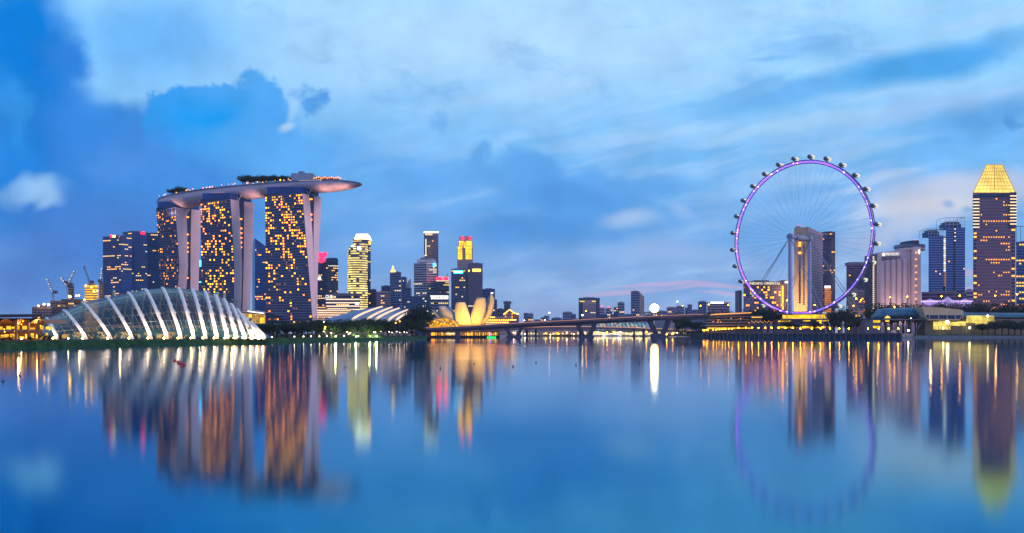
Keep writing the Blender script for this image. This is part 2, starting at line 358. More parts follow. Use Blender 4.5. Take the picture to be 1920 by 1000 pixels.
# ------------------------------------------------------------------ facades
def outward(a, b, c):
    n = (Vector(b) - Vector(a)).cross(Vector(c) - Vector(a)).normalized()
    if n.dot(Vector((0, 0, CAMH)) - Vector(a)) < 0: n = -n
    return n
def facade(T, P00, P10, P01, P11, floors, cols, style='band', lit=.1, win=GLASS, litm=WARM, hh=(.22, .72), ww=(.14, .86), seed=0, run=.6, rows=None, barmat=None, proud=.18, boost=None, edge=.86):
    """storeys of one flat side: window bands or rows of openings, some lit"""
    lit *= .55 if run else 1; rg = random.Random(seed); P00, P10, P01, P11 = map(Vector, (P00, P10, P01, P11)); n = outward(P00, P10, P01)
    def pt(s, t): return (P00 * (1 - s) + P10 * s) * (1 - t) + (P01 * (1 - s) + P11 * s) * t
    cells = []
    for i in range(floors):
        t0 = (i + hh[0]) / floors; t1 = (i + hh[1]) / floors
        if style == 'band':
            if T.cap('window_band'): MB().slab(pt(.015, t0), pt(.985, t0), pt(.985, t1), pt(.015, t1), n * proud).build('window_band', win, T)
        elif style == 'punch':
            m = MB()
            for j in range(cols): m.slab(pt((j + ww[0]) / cols, t0), pt((j + ww[1]) / cols, t0), pt((j + ww[1]) / cols, t1), pt((j + ww[0]) / cols, t1), n * proud)
            if T.cap('window_row'): m.build('window_row', win, T)
        elif style == 'glass':
            if T.cap('floor_edge'): MB().slab(pt(0, (i + edge) / floors), pt(1, (i + edge) / floors), pt(1, (i + 1) / floors), pt(0, (i + 1) / floors), n * proud).build('floor_edge', barmat or GREY, T)
        pf = lit * rg.choice((0, .35, 1, 1, 2.6)) if run else lit
        if rows and i in rows: pf = rows[i]
        on = False
        for j in range(cols):
            p = pf + (run * (1 - pf) if on else 0) if run else pf
            if boost: p *= boost((j + .5) / cols, (i + .5) / floors)
            on = rg.random() < p
            if on: cells.append((i, j))
    rg.shuffle(cells)
    for i, j in cells:
        t0 = (i + hh[0] + .04) / floors; t1 = (i + hh[1] - .04) / floors
        q = [pt((j + ww[0]) / cols, t0), pt((j + ww[1]) / cols, t0), pt((j + ww[1]) / cols, t1), pt((j + ww[0]) / cols, t1)]
        q = [k + n * proud for k in q]; lm = rg.choice(litm)
        if T.nlit < 90: T.nlit += 1; MB().slab(*q, n * .12).build('lit_window', lm, T)
        else: T.rest.setdefault(lm.name, (MB(), lm))[0].slab(*q, n * .12)
def finish(T):
    for mb, lm in T.rest.values(): mb.build('lit_windows', lm, T, kind='stuff')
    T.rest = {}

GZ = 2.2
def bldg(name, label, pts, ytop, wall, style='band', pitch=4.6, colw=4.2, lit=.1, D=34, yb=602, seed=0, cat='tower', crown=None, litm=OFFICE, win=GLASS, partname='wall', tops=None, **kw):
    """a building from the bearings and distances of its front corners (2 or 3), its roof height and its depth"""
    Q = [Vector((X(p, y), y, 0)) for p, y in pts]
    Ym = pts[1][1] if len(pts) == 3 else pts[0][1]
    zt = Z(ytop, Ym); z0 = GZ
    if len(Q) == 2: k = 1 + D / Ym; poly = [Q[0], Q[1], Q[1] * k, Q[0] * k]
    else: poly = [Q[0], Q[1], Q[2], Q[0] + Q[2] - Q[1]]
    cx = sum(p.x for p in poly) / 4; cy = sum(p.y for p in poly) / 4
    T = Thing(name, label, cat, (cx, cy, z0))
    zz = [zt] * 4
    if tops: zz = [Z(t, Ym) for t in tops] + [Z(tops[-1], Ym)] * (4 - len(tops))
    MB().prism([(p.x, p.y) for p in poly], z0, zz).build(partname, wall, T)
    zb = max(z0 + 1, Z(yb, Ym))
    T.poly = poly; T.zt = zt; T.Ym = Ym
    for k in range(len(Q) - 1):
        a, b = Q[k], Q[k + 1]
        za, zc = zz[k], zz[k + 1]; zl = min(za, zc)
        wpx = abs(pts[k + 1][0] - pts[k][0])
        fl = max(2, round((Z(0, Ym) - Z(1, Ym)) ** -1 * (zl - zb) / pitch)); cl = max(2, round(wpx / colw))
        e = .6
        facade(T, (a.x, a.y, zb), (b.x, b.y, zb), (a.x, a.y, za - e), (b.x, b.y, zc - e), fl, cl, style, lit, win=win, litm=litm, seed=seed + k * 13, **kw)
    if wpx > 9 and not tops:
        m = MB()
        ctr = Vector((cx, cy, 0)); ip = [ctr + (p - ctr) * .55 for p in poly]
        m.prism([(p.x, p.y) for p in ip], zt, zt + (3 if crown is None else crown)).build('roof_plant', GREY, T)
        m = MB(); op = [ctr + (p - ctr) * 1.012 for p in poly]
        m.prism([(p.x, p.y) for p in op], zt - .02, zt + 1.1).build('parapet', wall, T)
    finish(T)
    return T
def text(T, s, px0, px1, py_base, Y, m, name='sign', h=None, yend=None):
    """raised lettering standing on a facade between two bearings"""
    cu = bpy.data.curves.new('lettering', 'FONT'); cu.body = s; cu.size = 1; cu.extrude = .03
    to = bpy.data.objects.new('lettering', cu); C.collection.objects.link(to)
    bpy.context.view_layer.update(); dg = bpy.context.evaluated_depsgraph_get()
    me = bpy.data.meshes.new_from_object(to.evaluated_get(dg)); bpy.data.objects.remove(to); bpy.data.curves.remove(cu)
    a = P(px0, py_base, Y); b = P(px1, py_base, yend or Y); wd = (b - a).length
    xs = [v.co.x for v in me.vertices]; zs = [v.co.y for v in me.vertices]; k = wd / (max(xs) - min(xs)); kh = (h / (max(zs) - min(zs))) if h else k
    d = (b - a).normalized(); nn = Vector((d.y, -d.x, 0)); x0 = min(xs); y0 = min(zs)
    if nn.y > 0: nn = -nn
    for v in me.vertices:
        p = a + d * (v.co.x - x0) * k + Vector((0, 0, 1)) * (v.co.y - y0) * kh + nn * (v.co.z * 8 + .3); v.co = p - T.loc
    me.materials.clear(); me.materials.append(m)
    o = bpy.data.objects.new(name, me); C.collection.objects.link(o); o.parent = T.o; o['label'] = 'lit lettering'
    return o
def panel(T, name, px0, py0, px1, py1, Y, m, t=.4, back=0, label=None):
    """a thick upright panel on a front"""
    return MB().box(X(px0, Y), X(px1, Y), Y - t, Y + back, Z(py1, Y), Z(py0, Y)).build(name, m, T, label=label)

# ------------------------------------------------------------------ three leaning hotel towers and the sky deck
def lerp_tab(tab, t):
    for a, b in zip(tab, tab[1:]):
        if a[0] <= t <= b[0]:
            s = (t - a[0]) / (b[0] - a[0]); return [u + (v - u) * s for u, v in zip(a[1:], b[1:])]
    return tab[-1][1:] if t > tab[-1][0] else tab[0][1:]
def leaning_tower(label, Y, tab, ytl, ytr, ybase, floors, cols, lit, seed, litm, boost=None):
    # tab: photo row -> left edge, fin one left/right, fin two left/right (bearings)
    mid = lerp_tab(tab, (ytl + ybase) / 2)
    T = Thing('hotel_tower', label, 'hotel tower', (X((mid[0] + mid[4]) / 2, Y + 20), Y + 20, GZ), 'three leaning hotel towers under the sky deck')
    rows = [ytr + (ybase - ytr) * k / 12 for k in range(13)]
    def cor(py):
        L, a, b, c, d = lerp_tab(tab, py); z = Z(py, Y)
        A = Vector((X(L, Y + 3), Y + 3, z)); B = Vector((X(a, Y), Y, z)); Cc = Vector((X(b, Y + 13), Y + 13, z))
        A2 = Vector((X(c, Y + 20), Y + 20, z)); D2 = Vector((X(d, Y + 34), Y + 34, z))
        return A, B, Cc, A2, D2
    low, fin1, rearb, atr = [], [], [], []
    for py in rows[::-1]:
        A, B, Cc, A2, D2 = cor(py)
        low.append([A, B, Cc, A + Cc - B]); rearb.append([A2 + (A - B), A2, D2, D2 + (A - B)])
        atr.append([Cc + (A - B) * .3 + Vector((0, 1, 0)), Cc + Vector((-1.2, 1, 0)), A2 + Vector((-1.2, -1, 0)), A2 + (A - B) * .3 + Vector((0, -1, 0))])
    MB().loft(low).build('front_slab', GLASS, T); MB().loft(rearb).build('rear_slab', DKMAUVE, T)
    MB().loft(atr).build('atrium_glass', GLASS, T)
    f1, f2 = MB(), MB()
    r1 = []; r2 = []
    for py in rows[::-1]:
        A, B, Cc, A2, D2 = cor(py)
        n = Vector((Cc.y - B.y, -(Cc.x - B.x), 0)).normalized() * .5; r1.append([B - n * .2 + (B - Cc) * .02, B + n + (B - Cc) * .02, Cc + n, Cc - n * .2])
        n = Vector((D2.y - A2.y, -(D2.x - A2.x), 0)).normalized() * .5; r2.append([A2 - n * .2, A2 + n, D2 + n, D2 - n * .2])
    f1.loft(r1).build('end_wall', PINKC, T); f2.loft(r2).build('end_wall', PINKC, T)
    # storeys of the front, in three lifts so that they follow the lean
    K = 3
    for k in range(K):
        pb = ybase + (ytr - ybase) * k / K; pt_ = ybase + (ytr - ybase) * (k + 1) / K
        A, B = cor(pb)[:2]; A1, B1 = cor(pt_)[:2]
        if k == K - 1: A1 = Vector((X(lerp_tab(tab, ytl)[0], Y + 3), Y + 3, Z(ytl, Y)))
        fl = round(floors / K)
        bo = (lambda s, t, k=k: boost(s, (k + t) / K)) if boost else None
        facade(T, A, B, A1, B1, fl, cols, 'glass', lit, litm=litm, hh=(.14, .68), ww=(.2, .74), seed=seed + k, run=0, barmat=DKFLOOR, proud=.5, boost=bo)
    mm = MB(); m2 = MB()
    for j in range(1, cols):
        pass
    # lights in the gap between the two slabs
    rg = random.Random(seed)
    for k in range(22):
        py = ytr + 8 + (ybase - ytr - 30) * k / 22
        A, B, Cc, A2, D2 = cor(py)
        if rg.random() < .55 and (A2.x - Cc.x) > 1.2:
            c = Cc * .5 + A2 * .5; wdt = (A2.x - Cc.x) * .35
            MB().box(c.x - wdt, c.x + wdt, Cc.y - .6, Cc.y + .3, c.z - .9, c.z + .9).build('stair_light', W1, T)
    A, B, Cc, A2, D2 = cor(ytr)
    ctr = (A + D2) / 2
    nk = [Vector((A.x, A.y, 0)) * .93 + ctr * .07, Vector((B.x, B.y, 0)) * .9 + ctr * .1, Vector((D2.x, D2.y, 0)) * .9 + ctr * .1, Vector((A.x + D2.x - B.x, A.y + D2.y - B.y, 0)) * .93 + ctr * .07]
    MB().prism([(p.x, p.y) for p in nk], A.z - 1, B.z + 9).build('roof_neck', GLASSB, T)
    # white struts carrying the deck
    c = Cc + Vector((0, -1, 0)); MB().tube([c + Vector((-4, 0, 8)), c, c + Vector((4, 0, 8))], .7, 5).build('deck_strut', STEEL, T)
    finish(T); return T
DKFLOOR = mat('floor_edge_grey', (.15, .21, .40), .6, var=.08)
def wave(s, t): return 1.7 if sin(9 * s + 14 * t) + sin(23 * t - 7 * s) > .3 else .35
leaning_tower('nearest leaning tower with many amber windows, at the right under the deck prow', 1164,
    [(355, 497, 566, 578, 589, 603), (400, 497.5, 570, 583, 588, 600.5), (455, 498, 574.5, 586.5, 587.3, 597.5), (520, 498, 580, 590, 590.3, 595), (600, 498, 586, 592, 592.3, 594)],
    368, 363, 606, 48, 17, .33, 11, ROOMS, lambda s, t: (1.5 if t > .42 else .5) * (1.25 if sin(11 * s + 17 * t) > -.2 else .3))
leaning_tower('middle leaning tower with a gold lit top and amber rooms, behind the glass dome', 1226,
    [(365, 376, 431.5, 447, 457.5, 476.5), (430, 376.5, 436, 451, 457.5, 474.5), (500, 377.5, 440, 453.8, 456, 471), (560, 378, 439, 452.6, 454.6, 468.6), (600, 378, 436, 450, 453, 467)],
    381, 374, 600, 45, 16, .32, 23, ROOMS, lambda s, t: 1.8 if (t > .82 or .25 < t < .42 or abs(t - .6) < .07) and sin(13 * s) > -.5 else .5)
leaning_tower('farthest leaning tower, dusky with few lit rooms, leftmost under the deck', 1310,
    [(385, 292.5, 328, 349, 358.5, 377.5), (430, 295.5, 332, 350.5, 357.5, 375.5), (500, 299.5, 336.8, 352.5, 356.8, 373), (530, 300, 334.5, 350, 356.8, 372), (600, 301, 326, 342, 356.8, 371)],
    397, 389, 600, 42, 14, .24, 37, [W4, W4, W1, W4, W2], lambda s, t: 1.8 if t > .85 else (1.3 if .35 < t < .55 else .6))

ST = [(287, 378.5, 382.5, 1335), (290, 373.5, 386, 1330), (297, 369.5, 388.5, 1325), (320, 364.5, 389, 1312), (350, 359.5, 386, 1298), (380, 354.5, 381.5, 1280), (430, 349, 374, 1252), (480, 345, 368.5, 1222), (530, 340.5, 363, 1196), (570, 338, 358.5, 1178), (592, 337.4, 358, 1168), (620, 337, 356, 1152), (645, 337.6, 352, 1138), (664, 338.6, 347.5, 1126), (673, 339.8, 343.5, 1120), (675, 341, 342, 1118)]
WID = [3, 8, 12, 17, 19, 19, 19, 19, 19, 19, 19, 18, 14, 9, 4, 1]
deck = Thing('sky_deck', 'long boat shaped sky deck with rosy hull resting on the three leaning towers', 'sky deck', (X(480, 1222), 1235, Z(370, 1222)))
hull, top_r = [], []
for (px, yt, yb, Y), wd in zip(ST, WID):
    zt, zb = Z(yt, Y), Z(yb, Y); Yc = Y + 17; r = []
    for k in range(11):
        a = pi * k / 10; r.append(Vector((X(px, Y), Yc - wd * cos(a), zt - 1.5 - (zt - zb - 1.5) * sin(a) ** .7)))
    hull.append(r)
    top_r.append([Vector((X(px, Y), Yc - wd - .6, zt - 1.6)), Vector((X(px, Y), Yc - wd - .6, zt)), Vector((X(px, Y), Yc + wd, zt)), Vector((X(px, Y), Yc + wd, zt - 1.6))])
MB().loft(hull).build('hull', mat('rosy_hull_panels', (.66, .46, .52), .45, scale=.3, var=.12), deck, smooth=True)
MB().loft(top_r).build('deck_rim', mat('deck_rim_blue', (.14, .14, .24), .4), deck)
def deckY(px): return lerp_tab([(s[0], s[3], s[1]) for s in ST], px)
def deckP(px, off, dz=0):
    Y, yt = deckY(px); return Vector((X(px, Y), Y + 17 + off, Z(yt, Y) + dz))
# rim lights, restaurant, lift house, mast
for i in range(17):
    p = deckP(563 + i * 3.6, -17.5 if i < 12 else -15, -1.2); MB().box(p.x - .7, p.x + .7, p.y - 2.0, p.y, p.z, p.z + .8).build('rim_light', WHITEL, deck)
m = MB(); a = deckP(544, 0).x; b = deckP(580, 0).x; z = deckP(560, 0).z
MB().box(a, b, 1195, 1212, z + .01, z + 12).build('lift_house', mat('lift_house_blue_grey', (.22, .28, .40), .6), deck); MB().box(a + 9, a + 16, 1198, 1208, z + 12, z + 15).build('roof_plant', GREY, deck)
r = []
for k in range(13):
    px = 572 + k * 5.6; s = sin(pi * k / 12) ** .6; p = deckP(px, 0); r.append([p + Vector((0, 12 * cos(pi * q / 6), .1 + 6.5 * s * sin(pi * q / 6))) for q in range(7)])
MB().loft(r).build('restaurant_roof', mat('copper_roof', (.16, .07, .05), .5), deck, smooth=True)
for k in range(13): p = deckP(588 + k * 4.1, -13.5, 2.6 + .6 * (k % 3)); MB().ball(p, .8, 6, 4).build('restaurant_light', W1, deck)
rg = random.Random(31)
for k in range(40):
    px = 294 + rg.random() ** .9 * 252; p = deckP(px, -17.2, .8 + 2.2 * rg.random()); MB().ball(p, .45 + .6 * rg.random() ** 3, 6, 4).build('garden_light', (W1, W2, W5, W3)[k % 4], deck)
for px, dz, aim in ((322, -34, 8), (398, -34, 20), (472, -34, 0), (548, -32, -10), (600, -30, 18), (632, -26, 12)):      # uplights washing the hull
    p = deckP(px, -24, dz); l = bpy.data.lights.new('light', 'SPOT'); l.energy = 26000; l.color = (1, .62, .50); l.spot_size = radians(110); l.spot_blend = 1; l.shadow_soft_size = .3
    lo = bpy.data.objects.new('light', l); C.collection.objects.link(lo); lo.parent = deck.o; lo.location = p - deck.loc; lo.rotation_euler = (deckP(px + aim, 0, -4) - p).to_track_quat('-Z', 'Y').to_euler()
p = deckP(650, 0); MB().tube([p, p + Vector((0, 0, 7))], .25).build('mast', STEEL, deck); MB().ball(p + Vector((0, 0, 5)), 1.1, 8, 5).build('mast_lamp', STEEL, deck)

# ------------------------------------------------------------------ glass dome with white ribs
YD = 430
dome = Thing('glass_dome', 'long glass conservatory dome carried by leaning white ribs, on the left bank', 'conservatory', (X(300, YD), YD + 25, GZ))
RIB = [  # foot bearing, crest bearing, crest row, foot distance
    (108, 87, 596, 392), (163, 119, 581, 396), (209, 154, 566, 400), (249, 199, 556, 404), (284, 240, 548, 408), (314, 272, 542, 412), (340, 304, 539, 415), (364, 334, 539.5, 418),
    (386, 360, 542, 420), (407, 384, 546, 422), (427, 403, 552, 424), (444, 419, 560, 426), (460, 432, 569, 428), (474, 443, 579, 430), (486, 452, 588, 432), (497, 460, 595, 434)]
def ribcurve(fp, cp, cy, fy, n=18, ins=0.0):
    foot = P(fp, 636.5, fy); foot.z = GZ; Yc = fy + 42; crest = P(cp, cy, Yc)
    back = Vector((crest.x * (Yc + 40) / Yc + (crest.x - foot.x) * .25, Yc + 40, GZ)); out = []
    h = crest.z - GZ
    for k in range(n + 1):
        a = pi * k / n
        c, s = cos(a), sin(a) ** 1.0
        q = foot if a <= pi / 2 else back
        yy = crest.y + (q.y - crest.y) * abs(c) ** .95; bp = fp if a <= pi / 2 else cp + (cp - fp) * .3; px = bp + (cp - bp) * sin(a) ** 1.12
        out.append(Vector((X(px, yy), yy, GZ + (h - ins) * s)) + (Vector((0, ins * .8, 0)) if a <= pi / 2 else Vector((0, -ins * .8, 0))))
    return out
WRIB = mat('white_rib_steel', (.86, .78, .68), .45, var=.04)
curves = [ribcurve(*r) for r in RIB]; inner = [ribcurve(*r, ins=.55) for r in RIB]
for ci, c in enumerate(curves):
    wd = .68 + .02 * ci
    rings = []
    for k, p in enumerate(c):
        d = (c[min(k + 1, 18)] - c[max(k - 1, 0)]).normalized(); side = Vector((1, 0, 0)) - d * d.x; side.normalize(); up = d.cross(side)
        if up.z < 0: up = -up
        rings.append([p + side * wd, p + up * .4, p - side * wd, p - up * .9])
    rb = MB().loft(rings).build('rib', WRIB, dome)
    # bracing struts from the rib to the glass, a sub-part
    m = MB()
    for k in range(3, 8): m.tube([c[k], inner[ci][k] + Vector((1.6, 0, -.6)), c[k + 1]], .16, 4); m.tube([c[k], inner[ci][k] + Vector((-1.6, 0, -.6)), c[k + 1]], .16, 4)
    m.build('brace', WRIB, dome, parent=rb)
def glass_mat():
    m = mat('dome_glass', (.006, .018, .026), .10, spec=1, var=.3, scale=.1); t = m.node_tree; b = t.nodes['Principled BSDF']; b.inputs['Alpha'].default_value = .70; return m
left_tip = [Vector((X(72, 425) + .02 * k, 415 + k * 2.2, GZ + 1.5 + 1.2 * sin(pi * k / 18))) for k in range(19)]
tip2 = [Vector((X(497, 440) + .02 * k, 440 + k, GZ + .4 * sin(pi * k / 18))) for k in range(19)]
shell = [left_tip] + inner + [tip2]
fine = []
for a, b in zip(shell, shell[1:]):
    for q in range(3): fine.append([u.lerp(v, q / 3) for u, v in zip(a, b)])
fine.append(shell[-1])
MB().loft(fine, closed=False, cap=False).build('glass_shell', glass_mat(), dome, smooth=True)
m = MB()
for ring in fine[1:-1]: m.tube([p + Vector((0, -.05, .08)) for p in ring[1:18]], .07, 3, False)
for k in range(2, 17): m.tube([ring[k] + Vector((0, -.05, .08)) for ring in fine], .07, 3, False)
m.build('glazing_bars', mat('glazing_bar_steel', (.20, .24, .28), .4, var=0), dome)
# inside: raised planting, gallery, pale trunks of the back struts
m = MB(); rg = random.Random(4)
for k in range(2400):
    px = rg.uniform(95, 470); Y = rg.uniform(425, 480); hmax = 3 + 5 * max(0, sin(px * .07) + .4 * sin(px * .23)); p = Vector((X(px, Y), Y, GZ + rg.uniform(.3, hmax))); s = rg.uniform(.4, 1.1)
    a, b = Vector((rg.gauss(0, 1), rg.gauss(0, 1), rg.gauss(0, 1))).normalized() * s, Vector((rg.gauss(0, 1), rg.gauss(0, 1), rg.gauss(0, 1))).normalized() * s; m.add([p - a, p + b, p + a, p - b], [(0, 1, 2, 3)])
m.build('indoor_planting', LEAF[1], dome, kind='stuff')
MB().box(X(118, 470), X(465, 470), 462, 470, GZ + 5.5, GZ + 7).build('gallery', WARMGREY, dome)
for k in range(26): p = P(122 + k * 13.4, 632 - 3 * (k % 3), 440 + 9 * (k % 4)); MB().ball(p, .42, 6, 4).build('indoor_lamp', W3, dome)
for k in range(11):
    p = P(118 + k * 22, 634, 433); MB().box(p.x, p.x + 3.6, 432, 432.5, GZ + .3, GZ + 2.4 + (k % 2)).build('indoor_glow_panel', GOLD, dome)
m = MB()
for k in range(4, 13): a = curves[k][18] + Vector((0, -8, 1)); b = a + Vector((7, -16, 24)); MB().tube([a, b], .8, 5).build('back_strut', mat('pale_green_strut', (.45, .5, .4), .6, var=0) if k == 4 else bpy.data.materials['pale_green_strut'], dome)

for px, Y in ((150, 448), (225, 452), (300, 455), (375, 455), (435, 455)):
    l = bpy.data.lights.new('light', 'POINT'); l.energy = 3600; l.color = (1, .64, .22); l.shadow_soft_size = .5
    lo = bpy.data.objects.new('light', l); C.collection.objects.link(lo); lo.parent = dome.o; lo.location = Vector((X(px, Y), Y, GZ + 5)) - dome.loc
def lamp(name, label, cat, p, h, r, m, group=None, col=None, watts=0, post=.14, head=(1, 1, .8)):
    """a lamp on its post; p is its foot"""
    T = Thing(name, label, cat, p, group); p = Vector(p)
    MB().tube([p, p + Vector((0, 0, h))], post, 5).build('post', DSTEEL, T)
    MB().ball(p + Vector((0, 0, h + r * head[2] * .9)), r, 8, 5, head).build('lamp_head', m, T)
    MB().tube([p + Vector((0, 0, h + r * head[2] * 1.85)), p + Vector((0, 0, h + r * head[2] * 2.1))], r * .8, 6).build('cap', DSTEEL, T)
    if watts:
        l = bpy.data.lights.new('light', 'POINT'); l.energy = watts; l.color = col; l.shadow_soft_size = .5
        lo = bpy.data.objects.new('light', l); C.collection.objects.link(lo); lo.parent = T.o; lo.location = (0, -1.3 - r, h + r)
    return T
# floodlights at the rib feet
for i, (fp, cp, cy, fy) in enumerate(RIB):
    foot = Vector((X(fp, fy), fy - 4.0, 2.1))
    T = Thing('floodlight', 'warm floodlight on the bank at the foot of the %s dome rib from the left' % nth(i), 'floodlight', foot, 'floodlights at the feet of the dome ribs')
    MB().box(foot.x - .35, foot.x + .35, foot.y - .3, foot.y + .3, foot.z, foot.z + .35).build('base', DSTEEL, T)
    MB().ball(foot + Vector((0, 0, .7)), .42, 8, 5).build('lamp_head', LAMPW, T)
    l = bpy.data.lights.new('light', 'SPOT'); l.energy = 26000; l.color = (1, .74, .48); l.spot_size = radians(70); l.spot_blend = .6; l.shadow_soft_size = .4
    lo = bpy.data.objects.new('light', l); C.collection.objects.link(lo); lo.parent = T.o; lo.location = (0, -2.5, .9)
    tgt = curves[i][7] - (foot + Vector((0, -2.5, .9))); lo.rotation_euler = tgt.to_track_quat('-Z', 'Y').to_euler()

# ------------------------------------------------------------------ timber pavilion at the far left
Y = 345
pv = Thing('pavilion', 'two storey timber pavilion glowing amber under a dark flat roof, at the far left', 'pavilion', (X(20, Y), Y + 8, GZ))
MB().slab((X(-70, Y), Y - 3, Z(597.5, Y)), (X(86, Y), Y - 3, Z(594.5, Y)), (X(85, Y + 20), Y + 20, Z(592, Y)), (X(-70, Y), Y + 20, Z(592, Y)), (0, 0, 1.0)).build('roof', ROOFD, pv)
rg = random.Random(3)
for k in range(5):
    a = X(-58 + k * 30, Y); b = X(-58 + k * 30 + 29, Y); z = Z(598.3, Y)
    MB().loft([[(a + (b - a) * q / 8, Y - 2 + d, z - 1.7 * (q / 4 - 1) ** 2 * (1 if d == 0 else 1)) for q in range(9)] for d in (0, 18)], closed=False).build('vault', TIMBER, pv, smooth=True)
for k, px in enumerate((-52, -26, 2, 34.5, 57.5, 77)): MB().box(X(px, Y) - .35, X(px, Y) + .35, Y - 2, Y - 1.3, GZ, Z(600, Y)).build('column', TIMBER, pv)
MB().box(X(-70, Y), X(80, Y), Y - 1.2, Y + 1.8, Z(621, Y), Z(618.5, Y)).build('upper_floor', WARMGREY, pv)
MB().box(X(-68, Y), X(77, Y + 12), Y + 12, Y + 13, GZ, Z(596, Y)).build('back_wall', TIMBER, pv)
for k in range(14):
    px = -55 + k * 9.6 + rg.uniform(-2, 2); hh = rg.uniform(4, 11)
    MB().box(X(px, Y), X(px + rg.uniform(3, 8), Y), Y + 6, Y + 6.4, Z(635.5, Y), Z(635.5 - hh, Y)).build('glow_panel', GOLD, pv)
for k in range(9):
    px = -52 + k * 15; MB().box(X(px, Y), X(px + rg.uniform(4, 11), Y), Y + 7, Y + 7.4, Z(617.8, Y), Z(616 - rg.uniform(1, 5), Y)).build('glow_panel', GOLD, pv)
for k in range(34):
    px = rg.uniform(-50, 76); MB().ball(P(px, rg.uniform(602, 632), Y + rg.uniform(0, 5)), .28, 6, 4).build('hanging_lamp', rg.choice((W5, W2, W5, W3)), pv)
for px, py in ((34.5, 604), (72, 604)): 
    l = bpy.data.lights.new('light', 'POINT'); l.energy = 1500; l.color = (1, .5, .12); l.shadow_soft_size = .6
    lo = bpy.data.objects.new('light', l); C.collection.objects.link(lo); lo.parent = pv.o; lo.location = P(px, py + 3, Y + 1) - pv.loc

# ------------------------------------------------------------------ building site with cranes
Y = 900
SITE = mat('raw_concrete', (.17, .14, .15), .85, var=.3, scale=.1)
bldg('construction_building', 'low raw concrete block of the building site, leftmost and topped by work lights', [(60, Y), (97, Y)], 578, SITE, 'punch', 5, 5, .06, 30, 612, 5, 'building site')
bldg('construction_building', 'wide raw concrete block of the building site with rows of lit openings', [(95, Y + 12), (182, Y + 12)], 566, SITE, 'punch', 4.5, 4.4, .22, 40, 606, 6, 'building site', litm=[W3, W4, W2])
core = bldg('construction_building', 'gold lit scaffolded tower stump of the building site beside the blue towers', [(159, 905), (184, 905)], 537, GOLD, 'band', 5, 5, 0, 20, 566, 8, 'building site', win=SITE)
bldg('construction_building', 'dark concrete core with a crane mast, between scaffolded stump and blue towers', [(186, 910), (194, 910)], 528, SITE, 'punch', 5, 4, .25, 12, 575, 9, 'building site', litm=[W2])
bldg('construction_building', 'narrow dark core with formwork on top, left of the gold scaffolded stump', [(128, 908), (139, 908)], 535, SITE, 'punch', 5, 4, .1, 14, 572, 10, 'building site')
def crane(label, base, knee, tip, Y, lit=True):
    T = Thing('tower_crane', label, 'crane', P(base[0], base[1], Y), 'luffing cranes on the building site')
    a, k, t = P(*base, Y), P(*knee, Y), P(*tip, Y)
    def lattice(p, q, wd, name):
        d = (q - p); n = max(3, int(d.length / 5)); sd = d.cross(Vector((0, 1, 0))).normalized() * wd; m = MB()
        for s in (-1, 1): m.tube([p + sd * s, q + sd * s], .28, 4)
        for i in range(n): m.tube([p + d * i / n + sd * (-1) ** i, p + d * (i + 1) / n - sd * (-1) ** i], .2, 4)
        return m.build(name, DSTEEL, T)
    lattice(a, k, .9, 'mast'); lattice(k, t, .7, 'jib'); bk = k + (k - t).normalized() * 7; bk.z = k.z + 1
    MB().box(bk.x - 1.6, bk.x + 1.6, Y - 1.5, Y + 1.5, bk.z - 2, bk.z + 1).build('counterweight', SLATE, T); MB().tube([bk, k], .5, 4).build('counter_jib', DSTEEL, T)
    if lit:
        for i in range(6): MB().ball(k + (t - k) * (i + .6) / 6 + Vector((0, -1.2, 0)), .42 + .2 * (i % 2), 6, 4).build('jib_lamp', W3, T)
crane('crane with a jib lit by white lamps leaning left, over the low site block', (100, 566), (99, 549), (88, 523), Y)
crane('tall crane with a lit jib leaning right, above the dark core', (131, 548), (129, 531), (140, 508), Y)
crane('short crane with a lit jib leaning left, above the dark core', (128, 552), (126, 536), (115, 521), Y)
crane('unlit thin crane with a steep grey jib over the gold scaffolding', (170, 540), (168, 530), (157, 498), Y, False)
crane('crane standing upright and lit, right beside the blue towers', (190, 540), (189, 528), (191.5, 503), Y)
for i, (px, py, r) in enumerate(((72, 575, 1.1), (83, 572, 1.3), (91, 573, 1.3), (131, 558.5, 1.7), (143, 556, 1.0), (148, 555, 1.1), (161, 537, 1.0), (171, 540, .9), (176, 548, 1.2), (182, 547, 1.0), (158, 563.5, 1.0))):
    lamp('work_light', 'glaring yellow work light on the building site, %s from the left' % nth(sorted((72, 83, 91, 131, 143, 148, 161, 171, 176, 182, 158)).index(px)), 'work light', P(px, py, 896) - Vector((0, 0, 2)), 2, r * .8, em('site_lamp', (1, .50, .05), 30, True) if i == 0 else bpy.data.materials['site_lamp'] if i != 10 else em('green_lamp', (.5, 1, .2), 14, True), 'work lights on the building site')

# ------------------------------------------------------------------ dark blue office towers left of the hotel
t = bldg('office_tower', 'dark blue glass tower leftmost of the blue group, with a few lit storeys', [(193, 1720), (227, 1700), (247, 1716)], 443, GLASSB, 'glass', 4.2, 3.6, .10, 40, 590, 41, barmat=GLASS, rows={20: .5, 26: .5, 8: .3})
panel(t, 'sign', 207, 441, 210.5, 445.5, 1699, REDL); panel(t, 'sign', 210.8, 441.4, 216.5, 445.2, 1699, em('yellow_sign', (1, .75, .15), 6))
t = bldg('office_tower', 'dark blue glass tower with a red roof sign, in the middle of the blue group', [(230, 1790), (247, 1775), (276, 1785)], 435, GLASSB, 'glass', 4.2, 3.6, .09, 40, 590, 42, barmat=GLASS)
panel(t, 'sign', 264, 435.5, 272, 439, 1774, REDL)
bldg('office_tower', 'blue glass tower half hidden behind the farthest leaning tower', [(276, 1840), (303, 1840)], 438, GLASST, 'glass', 4.2, 3.6, .08, 40, 590, 43, barmat=GLASS)
